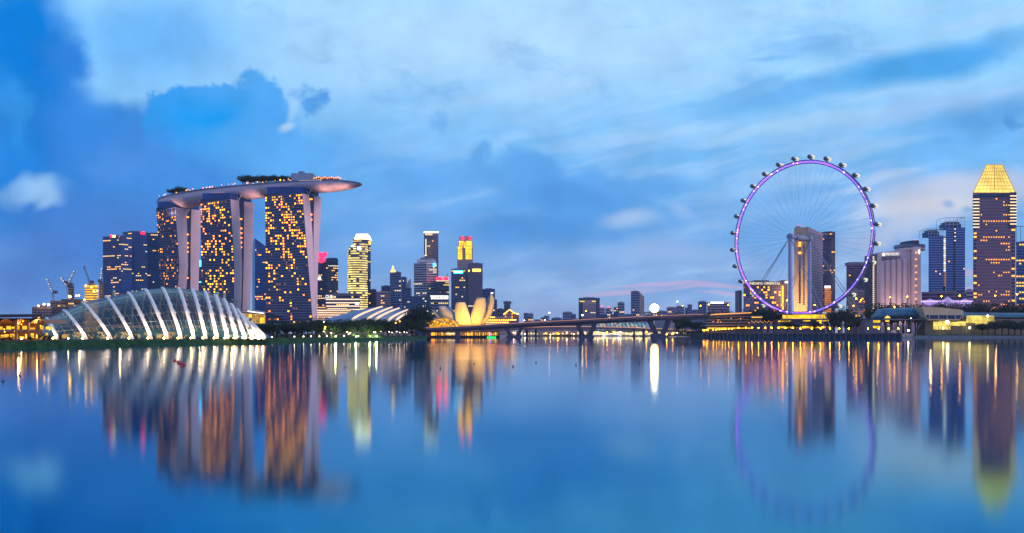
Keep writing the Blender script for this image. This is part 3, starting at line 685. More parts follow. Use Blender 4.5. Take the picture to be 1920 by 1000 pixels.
T = Thing('office_tower', 'blue glass tower with a steeply slanting top between two leaning towers', 'tower', (X(486, 1930), 1940, GZ))
q = [(X(473, 1940), 1940), (X(478, 1900), 1900), (X(499, 1905), 1905), (X(497, 1960), 1960)]
MB().prism(q, GZ, [Z(452, 1900), Z(447, 1900), Z(462, 1900), Z(462, 1900)]).build('glass_body', GLASSB, T)
facade(T, (q[1][0], 1900, Z(600, 1900)), (q[2][0], 1905, Z(600, 1900)), (q[1][0], 1900, Z(462, 1900)), (q[2][0], 1905, Z(462, 1900)), 30, 7, 'glass', .12, barmat=GLASS, litm=[W4, W1, W3], seed=3); finish(T)
T = bldg('office_block', 'low dark block seen between the farthest and the middle leaning tower', [(372, 1900), (380, 1900)], 487, GLASST, 'glass', 5, 3, .2, 30, 590, 44, barmat=GLASS, cat='block', litm=[TEALL, W3])
panel(T, 'sign', 374.3, 488, 377, 500, 1889, TEALL)

# mall roofs beside the hotel
Y = 1130
T = Thing('shopping_mall', 'low glass mall with gold interior and swooping pale eave, between middle and nearest leaning towers', 'mall', (X(478, Y), Y + 20, GZ))
MB().prism([(X(452, Y), Y), (X(499, Y), Y), (X(499, Y), Y + 40), (X(452, Y), Y + 40)], GZ, [Z(585, Y), Z(589, Y), Z(589, Y), Z(585, Y)]).build('wall', GLASS, T)
for k in range(11): MB().box(X(453 + k * 4.1, Y), X(456.6 + k * 4.1, Y), Y - .5, Y - .1, Z(607, Y), Z(587 + .3 * k, Y)).build('shop_window', em('mall_window', (1, .52, .10), .55, var=.5, scale=.4) if k == 0 else bpy.data.materials['mall_window'], T)
MB().loft([[(X(448, Y), Y + d, Z(583, Y) + e), (X(465, Y), Y + d, Z(583.5, Y) + e), (X(482, Y), Y + d, Z(586, Y) + e), (X(500, Y), Y + d, Z(588.5, Y) + e)] for d, e in ((-6, 0), (-6, 1.2), (44, 2), (44, 0))], closed=False).build('roof', MAUVE, T)
MB().tube([(X(467, Y), Y - 6.4, Z(583.6, Y)), (X(482, Y), Y - 6.4, Z(586.2, Y)), (X(498, Y), Y - 6.4, Z(588.2, Y))], .7, 5).build('eave_light', WHITEL, T)
MB().ball(P(469, 592.5, Y - 3), 1.7, 8, 5).build('lamp', W5, T); MB().box(X(488, Y), X(496, Y), Y - 1.2, Y - .6, Z(606, Y), Z(596, Y)).build('lit_stair', GOLD, T)
Y = 1230
T = Thing('exhibition_hall', 'long low hall of stacked peach lit eaves right of the nearest leaning tower', 'hall', (X(622, Y), Y + 15, GZ))
MB().box(X(592, Y), X(662, Y), Y, Y + 40, GZ, Z(583, Y)).build('wall', WARMGREY, T)
for k in range(5):
    x1 = 652 - k * 5 + 6; yy = 580 + k * 4.2
    MB().slab((X(590, Y), Y - 3 - k, Z(yy + 1.4, Y)), (X(x1, Y), Y - 3 - k, Z(yy + 2, Y)), (X(x1, Y), Y - 3 - k, Z(yy + 3.6, Y)), (X(590, Y), Y - 3 - k, Z(yy + 3.2, Y)), (0, 3 + k, 0)).build('lit_eave', PEACHL, T)
    MB().slab((X(590, Y), Y - 4 - k, Z(yy, Y)), (X(x1 + 1, Y), Y - 4 - k, Z(yy + .6, Y)), (X(x1 + 1, Y), Y + 20, Z(yy + .6, Y)), (X(590, Y), Y + 20, Z(yy, Y)), (0, 0, -1)).build('roof_slab', BEIGE, T)

# blue shell with glowing arches
Y = 980
T = Thing('shell_hall', 'blue vaulted hall roof crossed by glowing peach arches, behind the left bank trees', 'hall', (X(695, Y), Y + 30, GZ))
def crest(px): return lerp_tab([(612, 602), (640, 590), (665, 582), (690, 576), (712, 575.5), (735, 578), (755, 582), (768, 584.5), (775, 590)], px)[0]
rings = []
for k in range(15):
    px = 612 + k * 11.6; h = Z(crest(px), Y + 30) - Z(606, Y); r = []
    for q in range(9):
        a = pi * .5 * q / 8; r.append(Vector((X(px - 32 * (1 - sin(a)), Y) if False else X(px, Y) - 22 * cos(a), Y + 44 * sin(a), Z(606, Y) + h * sin(a) ** .85)))
    r.append(Vector((r[-1].x, r[-1].y + 30, Z(606, Y)))); rings.append(r)
MB().loft(rings, closed=False, cap=False).build('roof_shell', mat('blue_roof', (.10, .20, .36), .4, var=.12, scale=.05), T, smooth=True)
for fp, cp in ((660, 708), (688, 727), (704, 741), (729, 757), (744, 766)):
    hh = Z(crest(cp - 3), Y + 30) - Z(603, Y); pts = []
    for q in range(11):
        a = pi * .5 * q / 10; pts.append(Vector((X(fp, Y) + (X(cp, Y) - X(fp, Y)) * sin(a) ** 1.35 * 1.0, Y - 2 + 40 * sin(a), Z(602.5, Y) + hh * sin(a) ** .85 + .6)))
    MB().tube(pts, [1.5 - .08 * q for q in range(11)], 5).build('lit_arch', em('arch_light', (1, .70, .52), 1.25) if fp == 660 else bpy.data.materials['arch_light'], T)
MB().box(X(625, Y), X(770, Y), Y + 3, Y + 40, GZ, Z(604, Y)).build('base', WARMGREY, T)

# ------------------------------------------------------------------ downtown towers
t = bldg('office_tower', 'blue gridded tower with a pink flower emblem on its roof', [(590, 1905), (615, 1890), (634, 1900)], 487, GLASS, 'glass', 4.3, 3.4, .14, 40, 596, 51, barmat=SLATE, rows={8: .9, 4: .8, 5: .7})
MB().box(X(614, 1889), X(634.4, 1899), 1888.3, 1889.2, Z(498, 1890), Z(484, 1890)).build('glass_crown', GLASST, t)
for dxp, dyp, sx, sy, tw in ((-5.5, -6.5, 6.5, 6, .5), (5.5, -6, 6.5, 7, -.5), (0, 4.2, 8, 7, 0), (0, -3.5, 5.5, 8, 0), (-4.5, 3.4, 4.5, 3, .9), (5, 3.4, 4.5, 3, -.9)):   # the emblem's petals
    c = P(603 + dxp, 484 + dyp, 1880); k = 1880 / F; mm = MB(); ring = []
    for q in range(10):
        a = 2 * pi * q / 10; u = cos(a) * sx * k * .8; v_ = sin(a) * sy * k * .8 * (1 - .35 * cos(a) * tw); ring.append((c.x + u * cos(tw) - v_ * sin(tw), v_ * cos(tw) + u * sin(tw) + c.z))
    mm.loft([[(x, 1878 + d, z) for x, z in ring] for d in (0, 2)]); mm.build('emblem_petal', PINKL, t)
panel(t, 'screen', 597, 519, 601.5, 524, 1897, BLUEW); panel(t, 'screen', 595.5, 521, 597, 525, 1898, BLUEW)

# round yellow tower
Y = 1850
T = Thing('round_tower', 'curved office tower ringed by yellow lit storeys with a slanting top', 'tower', (X(668, Y), Y + 16, GZ))
def rtop(px): return lerp_tab([(646, 480), (650, 470), (656, 461), (665, 455.5), (676, 452.5), (688, 455)], px)[0]
def arc(q, n=20, r=1.0): a = pi + pi * 2 * q / n; return (X(667.5, Y) + 18.6 * Y / F * r * cos(a), Y + 20 + 18 * r * sin(a) * 1.0)
poly = [arc(q) for q in range(20)]
MB().prism(poly, GZ, [Z(rtop(CX + x * F / Y), Y) for x, y in poly]).build('wall', DKMAUVE, T)
rg = random.Random(8)
for k in range(33):
    yy = 598 - k * 4.35; m = MB(); z0, z1 = Z(yy, Y), Z(yy - 2.2, Y)
    for q in range(10):
        x, y = arc(q + .5); 
        if yy - 3 < rtop(CX + x * F / Y): continue
        if rg.random() < (.93 if k < 25 else .8): a, b = arc(q, r=1.02), arc(q + 1, r=1.02); m.slab((*a, z0), (*b, z0), (*b, z1), (*a, z1), (0, -.4, 0))
    if m.v: m.build('lit_storey', em('storey_light', (1, .80, .22), 1.35, var=.4, scale=.06) if k == 0 else bpy.data.materials['storey_light'], T)
MB().box(X(659, Y), X(664, Y), Y + 1.2, Y + 2, Z(463.5, Y), Z(459.5, Y)).build('sign', WHITEL, T); MB().box(X(670, Y), X(677, Y), Y + .3, Y + 1, Z(469, Y), Z(462, Y)).build('sign', BLUEW, T)
t = bldg('office_tower', 'slim dark blue tower with a glowing tiered crown, behind the round yellow tower', [(662, 1935), (678, 1925), (695, 1935)], 449, GLASS, 'glass', 4.3, 3.4, .10, 40, 596, 53, barmat=GLASSB, litm=[WY, W2], crown=.5)
for k in range(5):
    wdt = 28 - k * 1.6; MB().box(X(678.5 - wdt / 2, 1925), X(678.5 + wdt / 2, 1925), 1923 + k, 1955 - k, Z(448.6 - k * 2.1, 1925), Z(447.2 - k * 2.1, 1925)).build('crown_tier', em('crown_light', (1, .74, .34), 5) if k == 0 else bpy.data.materials['crown_light'], t)
MB().prism([(X(667, 1925), 1930), (X(690, 1925), 1930), (X(690, 1925), 1950), (X(667, 1925), 1950)], t.zt, Z(438.5, 1925)).build('crown_core', BEIGE, t)
panel(t, 'corner_light', 691.5, 452, 694.5, 459, 1930, W5)

Y = 1700
T = bldg('office_block', 'wide low office block with white lit ribbons and white rooftop lettering', [(610, Y), (675, Y)], 552.5, DKMAUVE, 'band', 7.2, 4, .3, 40, 598, 54, 'block', win=GLASS, litm=[WY, W2, W3], run=.8)
for k in range(6): panel(T, 'lit_ribbon', 611 + .3 * k, 560.5 + k * 6.3, 674.6, 562.8 + k * 6.3, Y - .4, em('ribbon_light', (1, .80, .58), 1.25) if k == 0 else bpy.data.materials['ribbon_light'])
text(T, 'OUE', 610.5, 623.5, 559.4, Y - 1, WHITEL, h=6); panel(T, 'sign', 666, 567, 673.4, 571.5, Y - 1, WHITEL)
bldg('office_block', 'narrow dark slab right behind the round yellow tower', [(694, 1960), (706, 1960)], 544, SLATE, 'band', 4.5, 3, .05, 30, 592, 55, 'block')
bldg('office_block', 'mauve banded block left of the stepped tower with the gold spire', [(706, 1850), (733, 1850)], 548, MAUVE, 'band', 4.6, 4, .07, 30, 592, 56, 'block')
bldg('office_block', 'small blue topped block behind the mauve banded block', [(715, 1910), (734, 1910)], 537.5, GLASSB, 'band', 4.5, 4, .03, 30, 560, 57, 'block')
T = bldg('office_tower', 'stepped grey tower with a golden spire on its left shoulder', [(731, 1855), (752, 1850)], 511.5, GREY, 'band', 4.4, 4, .10, 36, 596, 58, litm=[W3, WY], cat='tower', win=GLASSB)
for a, b, yt in ((752, 760, 519), (760, 769, 540)):
    MB().box(X(a, 1850) + .1, X(b, 1850), 1852, 1880, GZ, Z(yt, 1850)).build('wing', GREY, T); facade(T, (X(a, 1850) + .6, 1852, Z(596, 1850)), (X(b, 1850), 1852, Z(596, 1850)), (X(a, 1850) + .6, 1852, Z(yt + 1, 1850)), (X(b, 1850), 1852, Z(yt + 1, 1850)), int((595 - yt) / 4.4), 3, 'band', .1, litm=[W3], win=GLASSB, seed=a)
MB().prism([(X(763, 1850), 1848), (X(769.5, 1850), 1848), (X(769.5, 1850), 1860), (X(763, 1850), 1860)], Z(540, 1850), [Z(532, 1850), Z(523, 1850), Z(523, 1850), Z(532, 1850)]).build('fin', PALE, T); finish(T)
MB().loft([[(X(735, 1845) + r * cos(pi * q / 4), 1860 + r * sin(pi * q / 4), Z(py, 1850)) for q in range(8)] for r, py in ((5.4, 511), (5, 507.5), (2.4, 506), (2, 502), (.4, 497.5))]).build('spire', GOLDH, T)
T = bldg('office_tower', 'pale grey banded tower with a rounded top and small blue sign', [(776, 1830), (800, 1820), (819, 1830)], 494, PALE, 'band', 4.4, 3.8, .10, 36, 596, 59, litm=[W3, W3, WY], win=GLASS)
MB().prism([(X(782, 1835), 1835), (X(815, 1835), 1835), (X(815, 1835), 1870), (X(782, 1835), 1870)], T.zt, Z(486.5, 1830)).build('upper_storeys', PALE, T); MB().prism([(X(788, 1838), 1838), (X(811, 1838), 1838), (X(811, 1838), 1868), (X(788, 1838), 1868)], Z(486.5, 1830), Z(482.5, 1830)).build('rounded_top', GREY, T)
panel(T, 'sign', 812.5, 494, 816, 500, 1823, TEALL)
T = bldg('office_tower', 'tall slim mauve tower with a white outlined flat top, behind the rounded tower', [(795, 2060), (813, 2040), (822, 2056)], 436, DKMAUVE, 'punch', 4.4, 3.2, .06, 36, 590, 60, litm=[W3, W2], win=GLASS, crown=.3)
for a, b, ya, yb_ in ((795, 813.6, 2059, 2039), (813.6, 822, 2039, 2055)): MB().slab(P(a, 436.8, ya), P(b, 436.8, yb_), P(b, 434.6, yb_), P(a, 434.6, ya), (0, -1.2, 0)).build('crown_outline', em('outline_light', (1, .86, .66), 6) if a == 795 else bpy.data.materials['outline_light'], T)
panel(T, 'crown_glow', 797, 438, 811, 441.5, 2037, em('crown_glow', (1, .7, .45), 1.0)); MB().slab(P(798.5, 449, 2050), P(799.5, 449, 2049), P(799.5, 480, 2049), P(798.5, 480, 2050), (0, -12, 0)).build('lit_strip', W3, T)
T = bldg('office_tower', 'dark block with a red lit rooftop band and a green fin', [(817, 1800), (842, 1800)], 527, SLATE, 'band', 4.6, 3.6, .12, 30, 596, 61, litm=[W2, W4, WY])
for a, b in ((818, 829), (832.5, 840)): panel(T, 'roof_sign', a, 520, b, 526, 1800, REDL)
panel(T, 'roof_strip', 817.5, 526.2, 841.5, 527.6, 1799.4, W3); MB().prism([(X(831, 1806), 1806), (X(840, 1806), 1806), (X(840, 1806), 1809)], T.zt, [Z(521, 1806), Z(513, 1806), Z(513, 1806)]).build('fin', em('green_fin', (.10, .55, .35), .6), T)
bldg('office_block', 'low dark glass block with scattered white windows behind the big tree', [(768, 1500), (808, 1500)], 557, GLASST, 'glass', 5, 4.2, .10, 30, 600, 62, 'block', litm=[W3], barmat=GLASS, run=0)
T = bldg('office_block', 'rounded block with a bright white rooftop band behind the lotus shaped museum', [(806, 1620), (841, 1620)], 556, GREY, 'band', 5, 4, .3, 30, 600, 63, 'block', litm=[W3, WY])
panel(T, 'roof_band', 806.5, 554.5, 840.5, 561, 1619, WHITEL)
for k, a in enumerate((818, 823, 831)): panel(T, 'roof_letter', a, 556.4, a + 2.5, 559, 1618.4, SLATE)
T = bldg('office_tower', 'dark tower with a teal lit sign, left of the pale blade', [(846, 1760), (872.5, 1760)], 505.5, SLATE, 'band', 4.5, 3.8, .2, 36, 598, 64, litm=[WY, W2, W3])
panel(T, 'sign', 850.5, 507.5, 868, 512.5, 1759, TEALL); panel(T, 'sign', 851.5, 509, 866.5, 511.2, 1758.4, WHITEL)
T = bldg('office_tower', 'golden lit tower with twin red roof emblems, tallest of the downtown pair', [(857.5, 2060), (886.5, 2060)], 466, WARMGREY, 'punch', 4.6, 3.0, .03, 36, 600, 65, litm=[W2], win=GREY)
T.zt = Z(466, 2060)
MB().box(X(859, 2060), X(886, 2060), 2062, 2090, T.zt, Z(456, 2060)).build('upper_tier', BEIGE, T); MB().box(X(861, 2060), X(884.5, 2060), 2064, 2088, Z(456, 2060), Z(443, 2060)).build('crown', MAUVE, T)
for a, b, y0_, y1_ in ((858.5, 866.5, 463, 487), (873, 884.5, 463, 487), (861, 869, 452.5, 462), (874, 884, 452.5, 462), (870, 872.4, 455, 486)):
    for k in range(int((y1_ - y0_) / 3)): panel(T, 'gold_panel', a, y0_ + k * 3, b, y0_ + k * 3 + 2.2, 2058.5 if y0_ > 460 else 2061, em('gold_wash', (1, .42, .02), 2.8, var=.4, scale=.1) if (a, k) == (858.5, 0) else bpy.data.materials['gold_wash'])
for a in (867, 881.5): MB().ball(P(a, 446.5, 2062), 3.0, 8, 5, (1, .3, 1)).build('roof_emblem', REDL, T)
MB().box(X(872.3, 1790), X(877.5, 1790), 1790, 1810, GZ, Z(500, 1790)).build('x', PALE).name = 'pale_blade_tower'
b_ = bpy.data.objects['pale_blade_tower']; b_['label'] = 'pale windowless blade slab between the dark teal signed tower and the mauve banded tower'; b_['category'] = 'tower'
T = bldg('office_tower', 'mauve banded tower with a long yellow sign, right of the pale blade', [(877.5, 1780), (905, 1780)], 495, DKMAUVE, 'band', 4.8, 3.8, .04, 36, 600, 66, litm=[W3], win=SLATE)
panel(T, 'sign', 886, 504.5, 901.5, 509.5, 1779, GOLDH); panel(T, 'sign', 878, 506.5, 880.5, 509.5, 1779, GOLDH)
T = bldg('office_block', 'small blue block with a white corner sign behind the tallest museum petal', [(905, 1900), (928, 1900)], 543, GLASSB, 'glass', 5, 4, .05, 30, 600, 67, 'block', barmat=SLATE)
panel(T, 'sign', 920, 548.5, 925, 551, 1899, WHITEL)
bldg('office_block', 'low mauve block at the right edge of the museum petals', [(920, 1960), (932, 1960)], 563, DKMAUVE, 'band', 5, 4, .08, 30, 604, 68, 'block')
bldg('office_block', 'low slate block with two white windows left of the gold roofed hotel', [(931, 2000), (946, 2000)], 580.5, SLATE, 'band', 6, 4, .15, 30, 606, 69, 'block', litm=[W3])
T = bldg('office_block', 'dark block with a wider cap rising behind the gold roofed hotel', [(945, 2100), (957, 2100)], 572, SLATE, 'band', 5, 4, .0, 30, 600, 70, 'block')
MB().box(X(944, 2100), X(958.5, 2100), 2098, 2126, Z(574, 2100) + 5, Z(569, 2100) + 5).build('cap', SLATE, T)
# gold outlined gable hotel and long low quay house with gold eaves
Y = 1500
T = Thing('gabled_hotel', 'dark hotel whose gable is outlined in gold light, right of the museum', 'hotel', (X(958, Y), Y + 15, GZ))
g = [(944, 590), (955.5, 581), (973, 592)]
m = MB(); pl = [P(944, 606, Y), P(973, 606, Y), P(973, 592, Y), P(963, 587, Y), P(955.5, 581, Y), P(944, 590, Y)]
m.loft([pl, [p + Vector((0, 30, 0)) for p in pl]]).build('wall', DKMAUVE, T)
MB().tube([P(944, 590, Y - 1), P(955.5, 580.8, Y - 1), P(964, 587.3, Y - 1), P(973, 589.5, Y - 1)], .8, 5).build('gold_outline', GOLDH, T)
for k in range(16): a, b_ = 947 + (k % 6) * 4.2, 588 + (k // 6) * 5; MB().box(X(a, Y), X(a + 1.6, Y), Y - .5, Y - .1, Z(b_ + 2.4, Y), Z(b_, Y)).build('lit_window', (W4, W1)[k % 3 == 0], T)
Y = 1420
T = Thing('quay_house', 'long low quay house with rows of gold lit arches, right of the museum', 'quay house', (X(935, Y), Y + 12, GZ))
MB().box(X(908, Y), X(957, Y), Y, Y + 24, GZ, Z(596, Y)).build('wall', WARMGREY, T); MB().box(X(913, Y), X(958, Y), Y - 2, Y + 26, Z(596.2, Y) + .3, Z(595, Y) + .3).build('roof', PALE, T)
for r_, (yy, mt) in enumerate(((600, W5), (604.5, GOLDH), (608.5, W3))):
    for k in range(10): a = 914 + k * 4.2 - r_ * 1.5; MB().box(X(a, Y), X(a + 2.6, Y), Y - .6, Y - .1, Z(yy + 1.5, Y), Z(yy - .6, Y)).build('lit_arch', mt, T)
for a, b_, yy in ((915, 928, 595), (956, 968, 600)): MB().box(X(a, Y), X(b_, Y), Y - 2.8, Y - 2.1, Z(yy + 1, Y), Z(yy - .8, Y)).build('gold_sign', GOLDH, T)

# ------------------------------------------------------------------ lotus shaped museum
Y = 1140
mus = Thing('lotus_museum', 'cream museum shaped like an open lotus with upright petals, lit gold from below', 'museum', (X(870, Y), Y + 15, GZ))
PETAL = mat('cream_petal_skin', (.76, .57, .27), .5, var=.06, scale=.05); PETALIN = mat('petal_inside_blue', (.10, .22, .42), .5, var=.1)
def petal(rows, Yp, dep, name='petal', m=PETAL, lean=0, inside=True):
    """rows: photo row, left bearing, right bearing; the front swells towards the viewer, the top is cut open"""
    rings = []; n = 10
    for py, a, b in rows:
        c, wd = X((a + b) / 2, Yp), X(b, Yp) - X(a, Yp); t = (rows[0][0] - py) / (rows[0][0] - rows[-1][0]); yo = Yp + lean * (1 - t) ** 2
        rings.append([Vector((c - wd / 2 * cos(pi * k / n), yo - dep * sin(pi * k / n) * (.35 + .65 * sin(pi * (.15 + .6 * t))), Z(py, Yp))) for k in range(n + 1)] + [Vector((c + wd / 2 * cos(pi * k / n) * .96, yo + dep * .5 * sin(pi * k / n) + .5, Z(py, Yp))) for k in range(n + 1)])
    o = MB().loft(rings).build(name, m, mus, smooth=False)
    for p_ in o.data.polygons: p_.use_smooth = len(p_.vertices) == 4
    return o
petal([(610, 857, 885), (606, 855.5, 884.5), (596, 853, 882), (583, 852.6, 878.5), (573, 853.5, 875), (568.5, 855.2, 873), (567, 856, 872)], Y, 6)
petal([(610, 880, 902), (604, 880.5, 904), (596, 881, 907), (587, 884, 910), (572, 888.5, 911.8), (563, 892, 910.8), (558.6, 894, 909.6)], Y + 4, 6)
petal([(608, 898, 910), (604, 901, 913), (596, 908, 918.5), (587, 912.5, 922.8), (578, 915.5, 925.3), (568, 918, 926.9), (560, 919, 926.4), (554, 919.6, 923.8), (551, 920, 921.4)], Y + 8, 4)
petal([(600, 905, 911), (590, 910, 916), (580, 912.5, 919), (570, 913, 920.3), (560, 914.5, 920.8), (552.5, 919.5, 921.5)], Y + 12, 2, 'petal_inside', PETALIN)
petal([(606, 882, 890), (596, 880, 891), (588, 883, 893), (578, 887, 896), (568, 891, 898), (560, 895.5, 899)], Y + 12, 2, 'petal_inside', PETALIN)
petal([(600, 838, 852), (592, 829, 850), (584, 824.5, 845), (578, 822.5, 839), (574, 822, 834.5)], Y + 14, 6, m=mat('striped_petal_skin', (.50, .46, .45), .5, var=.2, scale=.25))
petal([(600, 846, 859), (592, 843, 856), (584, 838, 851), (576, 834, 845)], Y + 20, 3, 'petal_inside', PETALIN)
petal([(600, 824, 829), (594, 818, 824), (588, 813.5, 819), (582, 810.5, 814)], Y + 18, 3); petal([(600, 828, 836), (592, 820, 832), (584, 814, 828)], Y + 22, 2, 'petal_inside', PETALIN)
MB().loft([[(X(860, Y) + (30 * cos(2 * pi * k / 20)) * r, Y + 14 + 20 * sin(2 * pi * k / 20) * r, z) for k in range(20)] for r, z in ((.8, GZ), (.85, 8), (.7, Z(606, Y)))]).build('base', WARMGREY, mus)
Y = 1085
pod = Thing('museum_podium', 'low gold lit glass podium with a sweeping pale roof edge, left of the lotus petals', 'podium', (X(833, Y), Y + 15, GZ))
GOLDG = em('gold_glass', (1, .46, .01), .85, var=.5, scale=.25)
pl = [P(797, 603, Y), P(812, 599, Y), P(838, 597, Y), P(853, 602, Y), P(862, 612, Y), P(850, 619, Y), P(812, 620, Y), P(801, 609, Y)]
MB().loft([pl, [p + Vector((0, 24, 0)) for p in pl]]).build('lit_glass_hall', GOLDG, pod)
for c in ([(795.5, 602.8), (805, 600.5), (815, 599.8), (830, 603), (845, 607.5), (859, 612)], [(808, 599.5), (822, 596.4), (838, 596), (850, 600.5), (858, 606)]):
    MB().loft([[P(a, b + d, Y - 2) for a, b in c] for d in (.6, -.6)] + [[P(a, b - .6, Y - 2) + Vector((0, 14, .6)) for a, b in c]], closed=False).build('roof_edge', MAUVE, pod)
m = MB()
for k in range(22): m.tube([P(799 + k * 2.8, 604, Y - 1), P(804 + k * 2.4, 620, Y - 1)], .16, 4)
m.build('mullions', TIMBER, pod)
for k in range(20): MB().ball(P(800 + k * 3 + rnd.uniform(-1, 1), rnd.uniform(601, 618), Y - 2.2), .55, 6, 4).build('spot_lamp', W5 if k % 2 else W3, pod)
l = bpy.data.lights.new('light', 'AREA'); l.energy = 130000; l.color = (1, .62, .16); l.size = 40; l.size_y = 6; l.shape = 'RECTANGLE'
for px, e, tz in ((868, 1.0, 40), (897, 1.0, 40), (835, .35, 28)):
    l = bpy.data.lights.new('light', 'SPOT'); l.energy = 110000 * e; l.color = (1, .55, .10); l.spot_size = radians(85); l.spot_blend = .8; l.shadow_soft_size = 1.5
    lo = bpy.data.objects.new('light', l); C.collection.objects.link(lo); lo.parent = mus.o; q = Vector((X(px, 1108), 1108, 6)); lo.location = q - mus.loc
    lo.rotation_euler = (Vector((X(px, 1140), 1140, tz)) - q).to_track_quat('-Z', 'Y').to_euler()
T = Thing('floodlight_bank', 'floodlight bank at the foot of the lotus petals', 'floodlight', (X(880, 1100), 1100, GZ))
for k in range(6): MB().box(X(858 + k * 9, 1104), X(860.5 + k * 9, 1104), 1103, 1105, GZ, 5.2).build('housing', DSTEEL, T); MB().ball(P(859 + k * 9, 614.5, 1103), .9, 8, 5).build('lamp_head', LAMPW, T)
# shop row under the bridge end
Y = 1050
T = Thing('waterfront_shops', 'row of orange lit shopfronts at the water under the left end of the bridge', 'shops', (X(870, Y), Y + 6, GZ))
MB().box(X(806, Y), X(936, Y), Y + 1, Y + 14, GZ, Z(621, Y)).build('wall', TIMBER, T); MB().box(X(804, Y), X(938, Y), Y - 4, Y + 1, GZ - 1.2, Z(630.2, Y)).build('boardwalk', DSTEEL, T)
rg = random.Random(12)
for k in range(34):
    a = 809 + k * 3.7; MB().box(X(a, Y), X(a + rg.uniform(1.6, 3.2), Y), Y + .4, Y + .9, Z(630, Y), Z(rg.uniform(622.5, 625), Y)).build('shop_window', (GOLDG, GOLD, W1, GOLDG, W4)[rg.randrange(5)], T)
panel(T, 'sign', 837, 624.6, 852.5, 627.2, Y - .3, W3)
panel(T, 'screen', 917, 624.5, 922, 629, Y - .3, em('violet_screen', (.5, .35, 1), 1.4))
for k in range(12): MB().ball(P(862 + k * 6.2, 628.5 + (k % 3), Y - 3), .5, 6, 4).build('table_lamp', (W3, W2, W5)[k % 3], T)
T = Thing('boat', 'small white boat with a green lit hull moored under the bridge', 'boat', (X(922, 990), 990, 0))
MB().loft([[(X(913, 990) + s * 10, 990 - w_, .8), (X(913, 990) + s * 10, 990, -.3), (X(913, 990) + s * 10, 990 + w_, .8), (X(913, 990) + s * 10, 990, 1.3)] for s, w_ in ((0, .3), (.15, 1.6), (.7, 1.7), (1, .9))]).build('hull', GREENL, T); MB().box(X(916, 990), X(921, 990), 989, 991, 1.1, 2.4).build('cabin', PALE, T)

# ------------------------------------------------------------------ bridges
BL = [(790, 1000, 617.5), (805, 1000, 616.8), (880, 1012, 613.4), (960, 1024, 608.4), (1030, 1034, 604.8), (1098, 1043, 601.4), (1170, 1052, 597.6), (1238, 1060, 594.2), (1290, 1090, 592.0), (1340, 1140, 590.6), (1405, 1200, 588.0)]
br = Thing('road_bridge', 'long dark road bridge rising to the right on sloping V shaped piers', 'bridge', (X(1098, 1043), 1043, 0))
rings = []
for px, Y, py in BL:
    z = Z(py, Y); x = X(px, Y); rings.append([Vector((x, Y, z)), Vector((x, Y, z - 1.6)), Vector((x, Y + 3, z - 4.3)), Vector((x, Y + 17, z - 4.3)), Vector((x, Y + 20, z - 1.6)), Vector((x, Y + 20, z))])
BRM = mat('bridge_concrete', (.045, .055, .115), .8, scale=.05)
MB().loft(rings).build('girder', BRM, br)
MB().loft([[Vector((X(px, Y), Y - .35, Z(py, Y) - 1.0)), Vector((X(px, Y), Y - .35, Z(py, Y) + 1.1)), Vector((X(px, Y), Y + .2, Z(py, Y) + 1.1)), Vector((X(px, Y), Y + .2, Z(py, Y) - 1.0))] for px, Y, py in BL]).build('parapet', mat('rosy_parapet', (.085, .07, .11), .8), br)
MB().loft([[Vector((X(px, Y), Y + 1.2, Z(py, Y) + 1.15)), Vector((X(px, Y), Y + 1.2, Z(py, Y) + 1.5)), Vector((X(px, Y), Y + 1.6, Z(py, Y) + 1.5)), Vector((X(px, Y), Y + 1.6, Z(py, Y) + 1.15))] for px, Y, py in BL]).build('rail', DSTEEL, br)
MB().tube([Vector((X(px, Y), Y + .9, Z(py, Y) + 1.3)) for px, Y, py in BL], .22, 4).build('handrail_light', em('rail_light', (1, .42, .22), .9), br)
def pier(c, tl, tr, bl, br_, Y, pyt, pyb):
    o = None
    for (a, b) in ((tl, bl), (tr, br_)):
        m = MB(); wd = 2.6
        m.hexa([(X(b, Y) - wd, Y + 4, Z(pyb, Y)), (X(b, Y) + wd, Y + 4, Z(pyb, Y)), (X(b, Y) + wd, Y + 15, Z(pyb, Y)), (X(b, Y) - wd, Y + 15, Z(pyb, Y))], [(X(a, Y) - wd * .8, Y + 2, Z(pyt, Y)), (X(a, Y) + wd * .8, Y + 2, Z(pyt, Y)), (X(a, Y) + wd * .8, Y + 18, Z(pyt, Y)), (X(a, Y) - wd * .8, Y + 18, Z(pyt, Y))]).build('pier_leg', BRM, br)
    MB().box(X(bl, Y) - 5, X(br_, Y) + 5, Y + 1, Y + 19, -1, Z(pyb, Y) + .02).build('pier_footing', BRM, br)
pier(963, 948.5, 978.5, 957.5, 970.5, 1024, 614.5, 630); pier(1100, 1084, 1117, 1094, 1106, 1043, 607.5, 630); pier(1238, 1220, 1257, 1232, 1246, 1060, 600.5, 626)
MB().box(X(854, 1008), X(861.5, 1008), 1011, 1024, -1, Z(620.5, 1008)).build('pier_column', BRM, br); MB().box(X(850, 1008), X(865, 1008), 1009, 1026, -1, Z(630.5, 1008) - 2.0).build('pier_footing', BRM, br)
LB = [(880, 1290, 619.5), (980, 1300, 614.6), (1040, 1310, 613.2), (1100, 1320, 613.0), (1180, 1330, 614.8), (1240, 1340, 617.2), (1300, 1350, 620.5)]
lb = Thing('low_bridge', 'lower footbridge with a rosy deck seen beneath the road bridge', 'bridge', (X(1090, 1315), 1315, 0))
